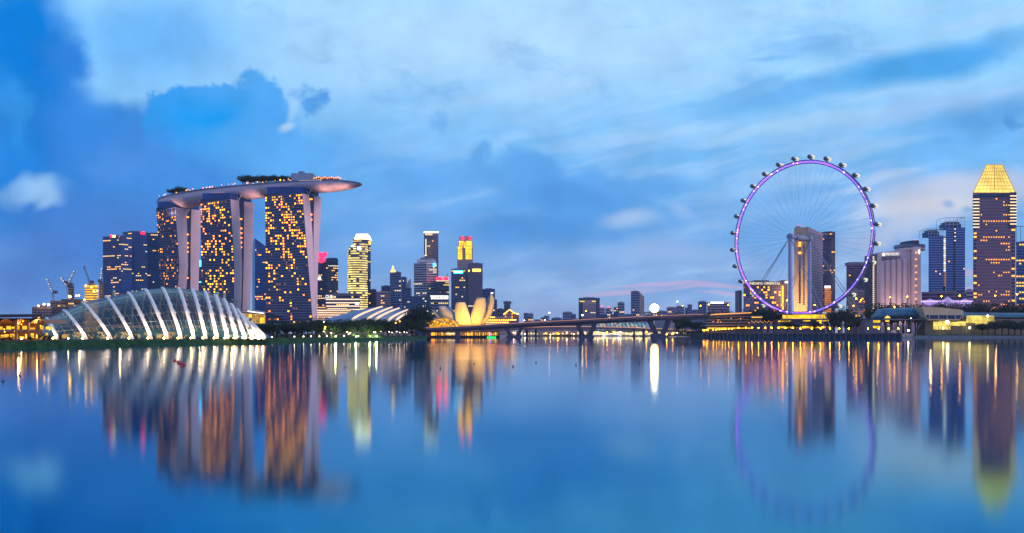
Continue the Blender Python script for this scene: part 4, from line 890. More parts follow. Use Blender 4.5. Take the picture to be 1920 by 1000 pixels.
MB().loft([[Vector((X(a, Y), Y, Z(b, Y))), Vector((X(a, Y), Y, Z(b, Y) - 3.4)), Vector((X(a, Y), Y + 14, Z(b, Y) - 3.4)), Vector((X(a, Y), Y + 14, Z(b, Y)))] for a, Y, b in LB]).build('girder', mat('rosy_girder', (.13, .085, .11), .8), lb)
MB().tube([Vector((X(a, Y), Y - .4, Z(b, Y) + .5)) for a, Y, b in LB], .35, 4).build('deck_light', em('deck_light', (1, .5, .3), .9), lb)
for a in (888, 904, 988, 1005, 1190, 1208): Y = 1305; MB().tube([(X(a, Y), Y + 7, -1), (X(a, Y), Y + 7, Z(616.5, Y))], 1.9, 8).build('pier_column', BRM, lb); MB().box(X(a, Y) - 5, X(a, Y) + 5, Y + 3, Y + 11, -1, .9).build('pier_footing', BRM, lb)

# grandstand and lit quay seen under the bridges
Y = 1640
T = Thing('grandstand', 'floodlit grandstand with tiers of blue seats behind the road bridge', 'grandstand', (X(1175, Y), Y + 30, GZ))
rg = random.Random(5)
for k in range(6):
    MB().box(X(1118 - k, Y), X(1232, Y), Y + k * 6, Y + 60, GZ + 8 + k * 2.4, GZ + 10.4 + k * 2.4).build('tier', WARMGREY, T)
    for j in range(15):
        a = 1119 + j * 7.4 + rg.uniform(-1, 1); MB().box(X(a, Y), X(a + rg.uniform(3, 6.4), Y), Y + k * 6 - .7, Y + k * 6 - .1, GZ + 8.4 + k * 2.4, GZ + 10 + k * 2.4).build('seat_block', rg.choice((em('seat_blue', (.12, .32, .75), .9), em('seat_pale', (.8, .72, .6), .8), em('seat_aqua', (.2, .6, .75), .8))) if 'seat_blue' not in bpy.data.materials else bpy.data.materials[rg.choice(['seat_blue'] + [n for n in ('seat_pale', 'seat_aqua') if n in bpy.data.materials])], T)  # seats glow by themselves, the floodlight put into their colours
MB().box(X(1117, Y), X(1232, Y), Y + 1, Y + 50, GZ, GZ + 8).build('base', WARMGREY, T)
for nm in ('floating_stage',):
    T = Thing(nm, 'pale yellow lit floating stage at water level under the low footbridge', 'stage', (X(1170, 1560), 1560, 0))
    Y = 1540; MB().box(X(1112, Y), X(1292, Y), Y, Y + 30, -.5, 2.0).build('pontoon', PALE, T)
    for k in range(24): a = 1113 + k * 7.4; MB().box(X(a, Y), X(a + 6.6, Y), Y + 8, Y + 8.6, 2.02, Z(621.5 + (k % 5) * .7, Y)).build('lit_panel', em('stage_light', (1, .78, .36), 1.15, var=.5, scale=.1) if k == 0 else bpy.data.materials['stage_light'], T)
    MB().tube([P(1130, 629.5, Y - 1), P(1148, 625.3, Y - 1), P(1165, 629, Y - 1)], .5, 5).build('arch', WHITEL, T)
T = Thing('quay_terrace', 'amber lit waterside terrace behind the low footbridge, left of the middle bridge pier', 'terrace', (X(1020, 1570), 1575, GZ))
Y = 1566
MB().box(X(952, Y), X(1108, Y), Y, Y + 16, GZ, GZ + 7).build('wall', WARMGREY, T)
for k in range(26): a = 953 + k * 5.9; MB().box(X(a, Y), X(a + rg.uniform(2, 5), Y), Y - .6, Y - .1, GZ + .4, GZ + rg.uniform(2.5, 6)).build('lit_panel', (GOLD, W4, bpy.data.materials['stage_light'], W3)[rg.randrange(4)], T)

# ------------------------------------------------------------------ far skyline across the bay
FARW = mat('hazy_facade', (.20, .22, .30), .8); FARB = mat('hazy_blue_facade', (.10, .14, .24), .7)  # distance haze is already mixed into both wall colours
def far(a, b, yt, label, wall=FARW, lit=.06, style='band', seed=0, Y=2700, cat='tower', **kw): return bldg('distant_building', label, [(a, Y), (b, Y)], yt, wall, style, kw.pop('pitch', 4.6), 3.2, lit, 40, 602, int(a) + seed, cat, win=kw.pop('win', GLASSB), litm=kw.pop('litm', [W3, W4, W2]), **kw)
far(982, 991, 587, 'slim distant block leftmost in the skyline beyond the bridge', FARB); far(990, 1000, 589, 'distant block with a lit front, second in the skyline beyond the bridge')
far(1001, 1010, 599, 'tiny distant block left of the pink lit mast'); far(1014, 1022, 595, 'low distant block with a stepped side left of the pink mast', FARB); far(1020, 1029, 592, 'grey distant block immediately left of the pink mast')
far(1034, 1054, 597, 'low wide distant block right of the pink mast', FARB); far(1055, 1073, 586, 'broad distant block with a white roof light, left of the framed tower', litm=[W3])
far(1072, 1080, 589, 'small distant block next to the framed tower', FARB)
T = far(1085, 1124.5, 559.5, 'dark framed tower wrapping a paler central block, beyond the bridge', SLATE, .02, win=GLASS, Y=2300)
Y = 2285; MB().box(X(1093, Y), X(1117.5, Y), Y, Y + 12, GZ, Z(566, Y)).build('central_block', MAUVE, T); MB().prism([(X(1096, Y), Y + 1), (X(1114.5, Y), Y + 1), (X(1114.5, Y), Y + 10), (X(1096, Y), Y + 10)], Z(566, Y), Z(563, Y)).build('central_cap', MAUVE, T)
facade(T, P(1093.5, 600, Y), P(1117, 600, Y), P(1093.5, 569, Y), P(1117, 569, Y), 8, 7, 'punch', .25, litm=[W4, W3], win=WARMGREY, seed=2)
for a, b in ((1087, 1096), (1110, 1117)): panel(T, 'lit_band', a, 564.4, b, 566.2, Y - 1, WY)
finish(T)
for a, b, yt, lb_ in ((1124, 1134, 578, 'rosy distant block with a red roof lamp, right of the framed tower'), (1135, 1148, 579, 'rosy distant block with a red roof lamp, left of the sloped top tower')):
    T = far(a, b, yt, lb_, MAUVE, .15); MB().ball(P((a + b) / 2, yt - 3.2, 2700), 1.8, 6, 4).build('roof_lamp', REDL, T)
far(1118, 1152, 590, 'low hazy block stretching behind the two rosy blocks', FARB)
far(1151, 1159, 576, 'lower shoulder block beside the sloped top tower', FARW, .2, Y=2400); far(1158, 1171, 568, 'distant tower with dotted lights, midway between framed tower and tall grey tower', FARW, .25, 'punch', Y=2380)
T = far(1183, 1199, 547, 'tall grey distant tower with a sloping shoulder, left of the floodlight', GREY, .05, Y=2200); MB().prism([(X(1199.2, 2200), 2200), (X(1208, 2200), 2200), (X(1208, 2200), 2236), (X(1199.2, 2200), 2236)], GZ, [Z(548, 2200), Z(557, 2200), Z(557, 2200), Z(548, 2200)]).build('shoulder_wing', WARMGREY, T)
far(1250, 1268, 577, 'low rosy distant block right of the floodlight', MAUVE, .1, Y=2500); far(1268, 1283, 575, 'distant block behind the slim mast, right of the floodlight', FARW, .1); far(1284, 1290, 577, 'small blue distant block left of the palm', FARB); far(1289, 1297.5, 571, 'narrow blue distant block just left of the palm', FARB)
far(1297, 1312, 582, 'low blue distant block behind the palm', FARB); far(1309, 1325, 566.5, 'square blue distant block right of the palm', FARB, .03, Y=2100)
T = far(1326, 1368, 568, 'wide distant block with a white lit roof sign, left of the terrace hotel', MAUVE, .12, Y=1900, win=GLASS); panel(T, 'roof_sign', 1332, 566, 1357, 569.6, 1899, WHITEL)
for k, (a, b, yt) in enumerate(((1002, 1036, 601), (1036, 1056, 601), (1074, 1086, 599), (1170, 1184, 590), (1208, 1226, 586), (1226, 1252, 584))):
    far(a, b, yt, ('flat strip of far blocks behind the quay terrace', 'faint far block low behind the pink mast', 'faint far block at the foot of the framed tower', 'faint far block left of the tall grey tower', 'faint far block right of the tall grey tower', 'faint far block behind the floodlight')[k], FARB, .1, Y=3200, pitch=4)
T = Thing('stadium_floodlight', 'blazing white floodlight head on a tall mast behind the bridge', 'floodlight', (X(1227, 1500), 1500, GZ))
MB().tube([(X(1227, 1500), 1502, GZ), (X(1227, 1500), 1502, Z(581, 1500))], .9, 6).build('mast', STEEL, T); MB().tube([(X(1227, 1500), 1499.6, Z(578.2, 1500)), (X(1227, 1500), 1501.4, Z(578.2, 1500))], 7.6, 20).build('housing', STEEL, T)
BLAZE = em('blazing_lamp', (1, .80, .42), 130, True)
for r_, n_ in ((0, 1), (3.1, 6), (6.0, 11)):
    for j in range(n_): MB().ball(P(1227 + r_ * cos(6.2832 * j / n_), 578.2 + r_ * sin(6.2832 * j / n_), 1498.6), 1.3, 8, 5, (1, .5, 1)).build('lamp_head', BLAZE if r_ < 4 else LAMPW, T)
MB().loft([[P(1196 + k * 6.4, 596 - 8 * sin(pi * k / 10), 1510) + Vector((0, d, e)) for k in range(11)] for d, e in ((0, 0), (0, 1), (18, 1.5), (18, 0))], closed=False).build('x', PALE).name = 'arched_canopy'
b_ = bpy.data.objects['arched_canopy']; b_['label'] = 'low pale arched canopy on the far side of the bridge under the floodlight'; b_['category'] = 'canopy'

# ------------------------------------------------------------------ observation wheel
YW = 1060
wh = Thing('observation_wheel', 'giant observation wheel with a violet lit rim and glass capsules', 'ferris wheel', (X(1508, YW), YW, WALLTOP))
wc = P(1500.8, 446.5, YW); RW = 141.5 * YW / F; yaw = radians(49.5)
tdir = Vector((cos(yaw), -sin(yaw), 0)); ndir = Vector((-sin(yaw), -cos(yaw), 0)); up = Vector((0, 0, 1))
def ring(r, off, k, n): a = 2 * pi * k / n; return wc + tdir * r * cos(a) + up * r * sin(a) + ndir * off
RIMST = mat('wheel_steel', (.16, .14, .22), .4, var=.05)
for r, off in ((RW + 1.6, 1.9), (RW + 1.6, -1.9), (RW - 1.6, 0)): MB().tube([ring(r, off, k, 84) for k in range(85)], .62, 6, False).build('rim_tube', RIMST, wh)
m = MB()
for k in range(84):
    for off in (1.9, -1.9): m.tube([ring(RW - 1.6, 0, k, 84), ring(RW + 1.6, off, k + .5, 84), ring(RW - 1.6, 0, k + 1, 84)], .26, 4, False)
    m.tube([ring(RW + 1.6, -1.9, k, 84), ring(RW + 1.6, 1.9, k, 84)], .26, 4, False)
m.build('rim_truss', mat('violet_steel', (.35, .25, .55), .4, var=.1), wh)  # white steel; the rim's violet light is put into the truss colour
PURPS = [em('violet_rim_light', c, s) for c, s in (((.34, .11, 1), 2.7), ((.52, .13, .95), 2.6), ((.22, .11, 1), 2.7), ((.46, .28, 1), 2.0))]
rg = random.Random(6)
for k in range(56):
    q = [ring(RW + d, .4, k + e, 56) for e, d in ((0.02, -1.05), (.98, -1.05), (.98, 1.15), (0.02, 1.15))]
    MB().slab(*q, -ndir * .8).build('rim_light', PURPS[(0 if 12 < k < 44 else 2) if rg.random() < .6 else rg.randrange(4)], wh)
for k in range(40): MB().ball(ring(RW + rg.uniform(-1, 1), .9, rg.uniform(0, 84), 84), .75, 6, 4).build('rim_spot', em('rim_spot_light', (.9, .75, 1), 3) if k == 0 else bpy.data.materials['rim_spot_light'], wh)
HUBST = mat('hub_steel', (.30, .33, .45), .45, var=.05)
L = 21
for k in range(72):
    off = (9, -9)[k % 2]; MB().tube([wc + ndir * off + (ring(2.6, 0, k + 4, 72) - wc), ring(RW - 1.8, 0, k, 72)], .075, 4, False).build('spoke', HUBST, wh)
MB().tube([wc + ndir * 22, wc + ndir * 9], 2.1, 12).build('hub_axle', HUBST, wh); MB().tube([wc + ndir * 10, wc - ndir * 10], 3.2, 14).build('hub', HUBST, wh); MB().tube([wc - ndir * 9, wc - ndir * 20], 2.1, 12).build('hub_axle', HUBST, wh)
for s in (1, -1):
    L = 22 if s == 1 else 20; e = wc + ndir * L * s; MB().tube([e - ndir * 2.6 * s, e + ndir * 1.6 * s], 3.9, 14).build('bearing_housing', HUBST, wh)
    MB().tube([Vector((e.x, e.y, WALLTOP)), Vector((e.x, e.y, e.z - 2))], [2.5, 2.2], 14).build('support_column', mat('pale_violet_column', (.42, .40, .62), .45, var=.05) if s == 1 else bpy.data.materials['pale_violet_column'], wh)
    for sx, sp in ((1, 62), (-1, 62), (1, 70), (-1, 70)):
        MB().tube([e, Vector((wc.x, wc.y, WALLTOP)) + tdir * sx * sp + ndir * s * (L + 26)], .42, 5).build('stay_cable', HUBST, wh)
# capsules: glazed barrels carried outside the rim
CAPG = mat('capsule_glass', (.07, .13, .17), .15, spec=.9, var=0); CAPL = em('capsule_light', (1, .94, .74), 1.0); CAPF = mat('capsule_frame', (.12, .16, .2), .5, var=0)
cap0 = None
for k in range(28):
    a = 2 * pi * (k + .35) / 28; p = wc + tdir * (RW + 5.6) * cos(a) + up * (RW + 5.6) * sin(a)
    o = bpy.data.objects.new('capsule', None); C.collection.objects.link(o); o.parent = wh.o; o.location = p - wh.loc; o.scale = (.78,) * 3
    if cap0 is None:
        cap0 = o; Tm = Thing.__new__(Thing); Tm.o = o; Tm.loc = Vector((0, 0, 0))
        rr = [(-7.2, .9), (-6.4, 2.1), (-4.6, 2.7), (0, 2.9), (4.6, 2.7), (6.4, 2.1), (7.2, .9)]
        cr = lambda u, r: [tdir * r * cos(2 * pi * q / 12) + up * r * sin(2 * pi * q / 12) + ndir * u for q in range(12)]
        MB().loft([cr(u * .98, r) for u, r in rr]).build('glass_shell', CAPG, Tm, smooth=True)
        for u in (-6, -3.2, -.4, 2.4, 5.2): MB().loft([cr(u - .6, 3.0), cr(u + .6, 3.0)]).build('frame_hoop', CAPL if u < 2 else CAPF, Tm)
        for f_ in (-.9, .9): MB().slab(*[tdir * (1.9 * sx) + up * (f_ + sz) + ndir * (3.9) for sx, sz in ((-1, -.32), (1, -.32), (1, .32), (-1, .32))], ndir * -.3).build('window_light', CAPL, Tm)
        MB().slab(*[tdir * 3.05 + up * (f2) + ndir * u for u, f2 in ((-6.6, .5), (5, .5), (5, 1.6), (-6.6, 1.6))], tdir * .2).build('window_light', CAPL, Tm)
        MB().slab(*[up * -2.75 + tdir * u + ndir * v for u, v in ((-1.2, -5), (1.2, -5), (1.2, 5), (-1.2, 5))], up * -.5).build('floor_pan', CAPF, Tm)
    else:
        for ch in cap0.children: c = ch.copy(); C.collection.objects.link(c); c.parent = o
    MB().tube([wc + tdir * (RW + 1.6) * cos(a) + up * (RW + 1.6) * sin(a), wc + tdir * (RW + 3.4) * cos(a) + up * (RW + 3.4) * sin(a)], .7, 6).build('capsule_mount', RIMST, wh)
# terminal building
Y = 1025
tm = Thing('wheel_terminal', 'three storey glass terminal with gold lit top floor under the wheel', 'terminal', (X(1510, Y), Y + 14, WALLTOP))
MB().box(X(1467, Y), X(1560, Y), Y + 2, Y + 30, WALLTOP, Z(599, Y)).build('wall', SLATE, tm)
MB().slab((X(1462, Y), Y - 2, Z(588.3, Y)), (X(1566, Y), Y - 2, Z(588.3, Y)), (X(1563, Y), Y + 26, Z(586.6, Y)), (X(1466, Y), Y + 26, Z(586.6, Y)), (0, 0, -1.2)).build('roof', GLASST, tm)
GLT = em('terminal_gold_light', (1, .56, .02), 1.35, var=.35, scale=.2)
for k in range(15): a = 1468 + k * 6.05; MB().box(X(a, Y), X(a + 5.6, Y), Y + .5, Y + 1.5, Z(597.5, Y), Z(590 + (k < 3), Y)).build('lit_window', GLT, tm)
MB().box(X(1464, Y), X(1562, Y), Y - 2, Y + 2, Z(599.2, Y), Z(597.9, Y)).build('floor_slab', GREY, tm)
for a, b, y0_, y1_ in ((1459, 1482, 601.5, 604.2), (1505, 1519, 601, 602.6), (1531, 1554, 600.6, 602.8), (1536, 1539.5, 603, 607.5)): MB().box(X(a, Y), X(b, Y), Y - 1, Y - .4, Z(y1_, Y), Z(y0_, Y)).build('lit_sign', GLT, tm)
MB().box(X(1455, Y), X(1562, Y), Y - 6, Y - 3, Z(609, Y), Z(608.2, Y)).build('arcade_roof', GREY, tm); MB().box(X(1455, Y), X(1562, Y), Y - 2.9, Y - 2, WALLTOP, Z(609.4, Y)).build('arcade_wall', SLATE, tm)
for k in range(18): a = 1456 + k * 5.9; MB().box(X(a, Y), X(a + rg.uniform(2.5, 5.4), Y), Y - 3.6, Y - 3.1, Z(615.3, Y), Z(611.8 + rg.uniform(0, 1.5), Y)).build('shop_window', (GLT, GOLD, W5)[k % 3], tm)
Y = 1075
pk = Thing('parking_deck', 'dark layered parking deck with amber lit roof edge at the right end of the bridge', 'parking deck', (X(1360, Y), Y + 14, WALLTOP))
for k in range(4): MB().slab((X(1322 + k * 3, Y), Y, Z(611.5 - k * 5.2, Y)), (X(1412 - k * 2, Y), Y - 8, Z(610.5 - k * 5.2, Y)), (X(1412 - k * 2, Y), Y + 22, Z(610.5 - k * 5.2, Y)), (X(1322 + k * 3, Y), Y + 26, Z(611.5 - k * 5.2, Y)), (0, 0, 1.3)).build('floor_slab', WARMGREY, pk)
MB().box(X(1330, Y), X(1404, Y), Y + 2, Y + 20, WALLTOP, Z(594, Y)).build('core', DSTEEL, pk)
MB().slab((X(1330, Y), Y - 4, Z(590.2, Y)), (X(1404, Y), Y - 12, Z(586.8, Y)), (X(1406, Y), Y + 20, Z(586, Y)), (X(1332, Y), Y + 26, Z(589.8, Y)), (0, 0, -1.3)).build('roof', WARMGREY, pk)
MB().tube([(X(1331, Y), Y - 4.3, Z(590.4, Y)), (X(1404, Y), Y - 12.3, Z(587, Y))], .5, 5).build('roof_edge_light', em('amber_edge', (1, .40, .06), 1.5), pk)
MB().box(X(1322, Y), X(1412, Y), Y - 14, Y - 13, Z(616.8, Y), Z(614.6, Y)).build('lit_arcade', GOLD, pk)
for k in range(16): MB().box(X(1324 + k * 5.5, Y), X(1324.8 + k * 5.5, Y), Y - 14.5, Y - 13.8, WALLTOP, Z(612.5, Y)).build('arcade_post', DSTEEL, pk)
for k in range(14): MB().ball(P(rg.uniform(1335, 1408), rg.uniform(596, 610), Y - 9), .45, 6, 4).build('ceiling_lamp', (W1, W4)[k % 2], pk)
Y = 1060
T = Thing('canopy_house', 'small pavilion with a gold lit eave between the two dark trees left of the terminal', 'pavilion', (X(1418, Y), Y, WALLTOP))
MB().box(X(1409, Y), X(1428, Y), Y, Y + 10, WALLTOP, Z(596, Y)).build('wall', SLATE, T); MB().box(X(1407, Y), X(1430, Y), Y - 3, Y + 12, Z(594.6, Y), Z(592.6, Y)).build('roof', GREY, T); MB().box(X(1408, Y), X(1428, Y), Y - 3.4, Y - 2.8, Z(596, Y), Z(594.4, Y)).build('lit_eave', GLT, T)
for k in range(18): MB().ball(P(1409 + k * 2.7, 602.5 + (k % 3) * 1.4, Y - 4), .4, 6, 4).build('festoon_lamp', W2, T)
T = Thing('kiosk', 'small lit kiosk with a gold eave right of the wheel terminal', 'kiosk', (X(1608, 1000), 1000, WALLTOP)); Y = 1000
MB().box(X(1604, Y), X(1613, Y), Y, Y + 8, WALLTOP, Z(591, Y)).build('wall', SLATE, T); MB().box(X(1602, Y), X(1616, Y), Y - 2, Y + 9, Z(591, Y), Z(589.6, Y)).build('roof', PALE, T); MB().box(X(1603.5, Y), X(1613, Y), Y - 1.4, Y - .8, Z(594, Y), Z(591.2, Y)).build('lit_eave', GLT, T)

# ------------------------------------------------------------------ hotels and towers on the right
Y = 1420
T = bldg('terrace_hotel', 'wide hotel with gold lettering and amber rooms, behind the left of the wheel', [(1394, Y), (1468, Y - 10)], 536, MAUVE, 'punch', 5.0, 4.2, .24, 40, 585, 81, 'hotel', litm=[W1, W1, W5, W4, W2], win=DKMAUVE, run=0, hh=(.2, .82))
panel(T, 'sign_band', 1396, 528, 1466, 535.8, Y - 10, DKMAUVE, t=1.5, back=6); text(T, 'MANDARIN ORIENTAL', 1398, 1463, 534.0, Y - 12, em('sign_gold', (1, .86, .55), 1.3), h=4.2)
MB().box(X(1416, Y), X(1443, Y), Y + 4, Y + 20, T.zt, Z(525.5, Y)).build('roof_block', SLATE, T)
MB().box(X(1468.1, Y - 10), X(1477, Y - 10), Y - 9, Y + 30, GZ, Z(526, Y)).build('end_tower', DKMAUVE, T); MB().box(X(1389, Y), X(1394, Y), Y + 10, Y + 36, GZ, Z(544, Y)).build('side_wing', DKMAUVE, T)
for k in range(15): MB().slab(P(1466.3, 583 - k * 3.2, Y - 11), P(1468.6, 584 - k * 3.2, Y - 11), P(1468.6, 582 - k * 3.2, Y - 11), P(1466.3, 581 - k * 3.2, Y - 11), (0, -1, 0)).build('stair_light', W5, T)
MB().ball(P(1474.5, 529.2, Y - 13), 3.2, 10, 6, (1, .6, .6)).build('dome_lamp', WHITEL, T)
# gold floodlit hotel slab
Y = 1380
T = Thing('floodlit_hotel', 'tall hotel slab with a gold floodlit end and sloping roof, seen through the wheel', 'hotel', (X(1515, Y), Y + 20, GZ))
q = [(X(1489, Y), Y), (X(1513.5, Y - 4), Y - 4), (X(1541.5, Y + 62), Y + 62), (X(1516, Y + 66), Y + 66)]
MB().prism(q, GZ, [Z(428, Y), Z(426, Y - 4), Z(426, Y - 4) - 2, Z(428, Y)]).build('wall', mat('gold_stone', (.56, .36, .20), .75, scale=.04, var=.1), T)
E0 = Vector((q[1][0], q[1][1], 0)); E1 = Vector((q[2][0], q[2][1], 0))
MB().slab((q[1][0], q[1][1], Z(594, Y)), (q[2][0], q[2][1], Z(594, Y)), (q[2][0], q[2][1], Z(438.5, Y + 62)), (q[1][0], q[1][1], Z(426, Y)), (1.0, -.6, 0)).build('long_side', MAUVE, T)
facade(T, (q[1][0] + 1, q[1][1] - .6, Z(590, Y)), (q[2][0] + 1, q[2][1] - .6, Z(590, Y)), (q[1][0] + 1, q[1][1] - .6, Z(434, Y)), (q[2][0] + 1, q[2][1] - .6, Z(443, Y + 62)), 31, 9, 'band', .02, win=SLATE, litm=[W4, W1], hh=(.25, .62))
for c, wpx in ((1498.5, 1.5), (1506, 1.3)):
    for k in range(28):
        yy = 441 + k * 4.65 if c < 1500 else 459 + k * 4.1
        if yy > 574: break
        MB().box(X(c - wpx, Y), X(c + wpx, Y), Y - 3.8, Y - 2.4 + 1, Z(yy + 2.4, Y), Z(yy, Y)).build('end_window', W5 if (k in (3, 4, 7) and c < 1500) else GLASS, T)
MB().box(X(1497, Y), X(1504, Y), Y + 8, Y + 14, Z(427, Y), Z(423.5, Y)).build('roof_plant', GREY, T); MB().ball(P(1499, 423, Y), 1.3, 6, 4).build('roof_lamp', PINKL, T)
for px, e in ((1496, 1.0), (1506, 1.0)):
    l = bpy.data.lights.new('light', 'SPOT'); l.energy = 330000 * e; l.color = (1, .64, .28); l.spot_size = radians(60); l.spot_blend = .7; l.shadow_soft_size = 1
    lo = bpy.data.objects.new('light', l); C.collection.objects.link(lo); lo.parent = T.o; p = Vector((X(px, Y - 60), Y - 60, 9)); lo.location = p - T.loc; lo.rotation_euler = (Vector((X(px + 4, Y), Y, 62)) - p).to_track_quat('-Z', 'Y').to_euler()
    p2 = Vector((p.x, p.y, WALLTOP)); F_ = Thing('floodlight', 'gold floodlight on the ground before the floodlit hotel, %s of two' % ('left' if px < 1500 else 'right'), 'floodlight', p2, 'floodlights before the gold hotel'); MB().box(p2.x - .8, p2.x + .8, p2.y + .8, p2.y + 2.0, p2.z, p2.z + 2.4).build('housing', DSTEEL, F_); MB().ball(p2 + Vector((0, 2.2, 2.9)), .5, 8, 5).build('lamp_head', LAMPO, F_)
T = bldg('office_tower', 'mauve tower with many small lit windows right behind the gold floodlit hotel', [(1539, 1500), (1566, 1490)], 437, DKMAUVE, 'punch', 4.3, 3.2, .26, 36, 590, 83, litm=[W1, W4, W2, W4], win=SLATE, run=.2)
panel(T, 'dark_crown_band', 1543, 440, 1563, 448, 1489, GLASS)
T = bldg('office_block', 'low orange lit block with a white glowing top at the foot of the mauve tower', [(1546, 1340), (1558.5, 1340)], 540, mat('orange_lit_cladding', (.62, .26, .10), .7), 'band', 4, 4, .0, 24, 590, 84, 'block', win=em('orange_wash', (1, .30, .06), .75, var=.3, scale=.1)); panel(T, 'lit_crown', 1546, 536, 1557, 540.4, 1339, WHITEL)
T = bldg('office_block', 'mauve banded office block seen through the right of the wheel', [(1587, 1560), (1628, 1560)], 496.5, DKMAUVE, 'band', 4.4, 4, .03, 36, 592, 85, 'block', litm=[W2]); MB().box(X(1596, 1560), X(1628, 1560), 1566, 1590, T.zt, Z(491, 1560)).build('upper_storey', GREY, T)
T = bldg('office_block', 'low pale block with square windows left of the bay fronted hotel', [(1588, 1440), (1637, 1440)], 546, MAUVE, 'punch', 5.2, 4.4, .2, 36, 590, 86, 'block', litm=[W4, W1, W2], win=SLATE, run=0)
MB().box(X(1589, 1440), X(1607, 1440), 1438, 1439.8, GZ, Z(541, 1440)).build('front_wing', WARMGREY, T)
# bay fronted hotel
Y = 1350
T = Thing('bay_fronted_hotel', 'rosy hotel of tall rounded bays with white lettering and a round roof platform', 'hotel', (X(1685, Y), Y + 25, GZ))
MB().prism([(X(1636, Y + 14), Y + 14), (X(1650.2, Y + 10), Y + 10), (X(1650.2, Y), Y + 45), (X(1636, Y + 14), Y + 45)], GZ, Z(476, Y)).build('stair_tower', DKMAUVE, T)
for k in range(27): MB().box(X(1642.6, Y), X(1644.6, Y), Y + 10.6, Y + 12.5, Z(480 + k * 3.75 + 1.9, Y), Z(480 + k * 3.75, Y)).build('stair_light', W3, T)
MB().prism([(X(1650.4, Y), Y + 6), (X(1708, Y), Y + 2), (X(1708, Y), Y + 44), (X(1650.4, Y), Y + 44)], GZ, [Z(473, Y), Z(467, Y), Z(467, Y), Z(473, Y)]).build('wall', PINKC, T)
for k in range(5):
    a, b = 1650.6 + k * 10.6, 1650.6 + (k + 1) * 10.6 - .5; n = 8; c = (a + b) / 2; hw = (b - a) / 2
    rr = [[(X(c, Y) - hw * Y / F * cos(pi * q / n), Y + 5 - 5.4 * sin(pi * q / n) - k * .6, z) for q in range(n + 1)] for z in (GZ, Z(489 - k * .9, Y))]
    MB().loft(rr).build('bay', PINKC, T)
for r_ in range(3):
    for k in range(8): a = 1656 + k * 4.4; MB().box(X(a, Y), X(a + 3.4, Y), Y + 3.2 - .5 * k / 8, Y + 6, Z(482.6 + r_ * 3 - k * .35, Y), Z(481.4 + r_ * 3 - k * .35, Y)).build('window', SLATE, T)
text(T, 'PAN PACIFIC', 1660.5, 1686.5, 479.2, Y - 1, em('sign_white', (1, .95, .88), 1.25), h=4.2, yend=Y - 2)
for k in range(5):      # warm floodlights added at the foot of the bays to brighten them
    px = 1655 + k * 11; p = Vector((X(px, Y - 34), Y - 34, 7)); l = bpy.data.lights.new('light', 'SPOT'); l.energy = 32000; l.color = (1, .72, .52); l.spot_size = radians(75); l.spot_blend = .9; l.shadow_soft_size = .5
    lo = bpy.data.objects.new('light', l); C.collection.objects.link(lo); lo.parent = T.o; lo.location = p - T.loc; lo.rotation_euler = (Vector((X(px, Y), Y + 2, 52)) - p).to_track_quat('-Z', 'Y').to_euler(); MB().box(p.x - .6, p.x + .6, p.y - .2, p.y + .9, WALLTOP, WALLTOP + 1.4).build('floodlight', DSTEEL, T)
m = MB()
for dx_ in (-1.3, 0, 1.3): m.slab(P(1656.7 + dx_ - .7, 480 - abs(dx_) * .0, Y - 1), P(1656.7 + dx_ + .7, 480, Y - 1), P(1656.7 + dx_ * 1.5 + .5, 474.2 + abs(dx_), Y - 1), P(1656.7 + dx_ * 1.5 - .5, 474.2 + abs(dx_), Y - 1), (0, -1, 0))
m.build('lit_emblem', WHITEL, T)
MB().prism([(X(1708.2, Y), Y - 6), (X(1721, Y), Y - 10), (X(1727.5, Y), Y + 30), (X(1714, Y), Y + 44)], GZ, Z(463.5, Y)).build('end_tower', PINKC, T)
for k in range(25): MB().box(X(1712.2, Y), X(1713.6, Y), Y - 9.5, Y - 7, Z(474 + k * 4.1 + 1.8, Y), Z(474 + k * 4.1, Y)).build('end_light', (W4, W2)[k % 3 == 0], T)
facade(T, (X(1721, Y) + .3, Y - 10, Z(585, Y)), (X(1727.5, Y) + .3, Y + 30, Z(585, Y)), (X(1721, Y) + .3, Y - 10, Z(470, Y)), (X(1727.5, Y) + .3, Y + 30, Z(470, Y)), 26, 2, 'punch', .1, win=SLATE, litm=[W4], proud=.1)
MB().ball(P(1723.5, 472, Y - 12), 2.2, 8, 5, (.6, .6, 1.6)).build('corner_light', WHITEL, T)
def disc(cx_, hw, y0_, y1_, Yc, name, m_): MB().loft([[(X(cx_, Yc) + hw * Yc / F * cos(2 * pi * q / 24), Yc + 18 + 24 * sin(2 * pi * q / 24), z) for q in range(24)] for z in (Z(y1_, Yc), Z(y0_, Yc))]).build(name, m_, T)
disc(1715, 27, 458.2, 463.4, Y, 'roof_platform', GREY); disc(1716, 26, 464.6, 468.4, Y, 'lower_platform', PINKC); disc(1715, 13, 451.5, 458.1, Y, 'roof_drum', SLATE)
for a in (1716, 1720): MB().ball(P(a, 450.5, Y + 10), .9, 6, 4).build('roof_lamp', PINKL, T)
finish(T)
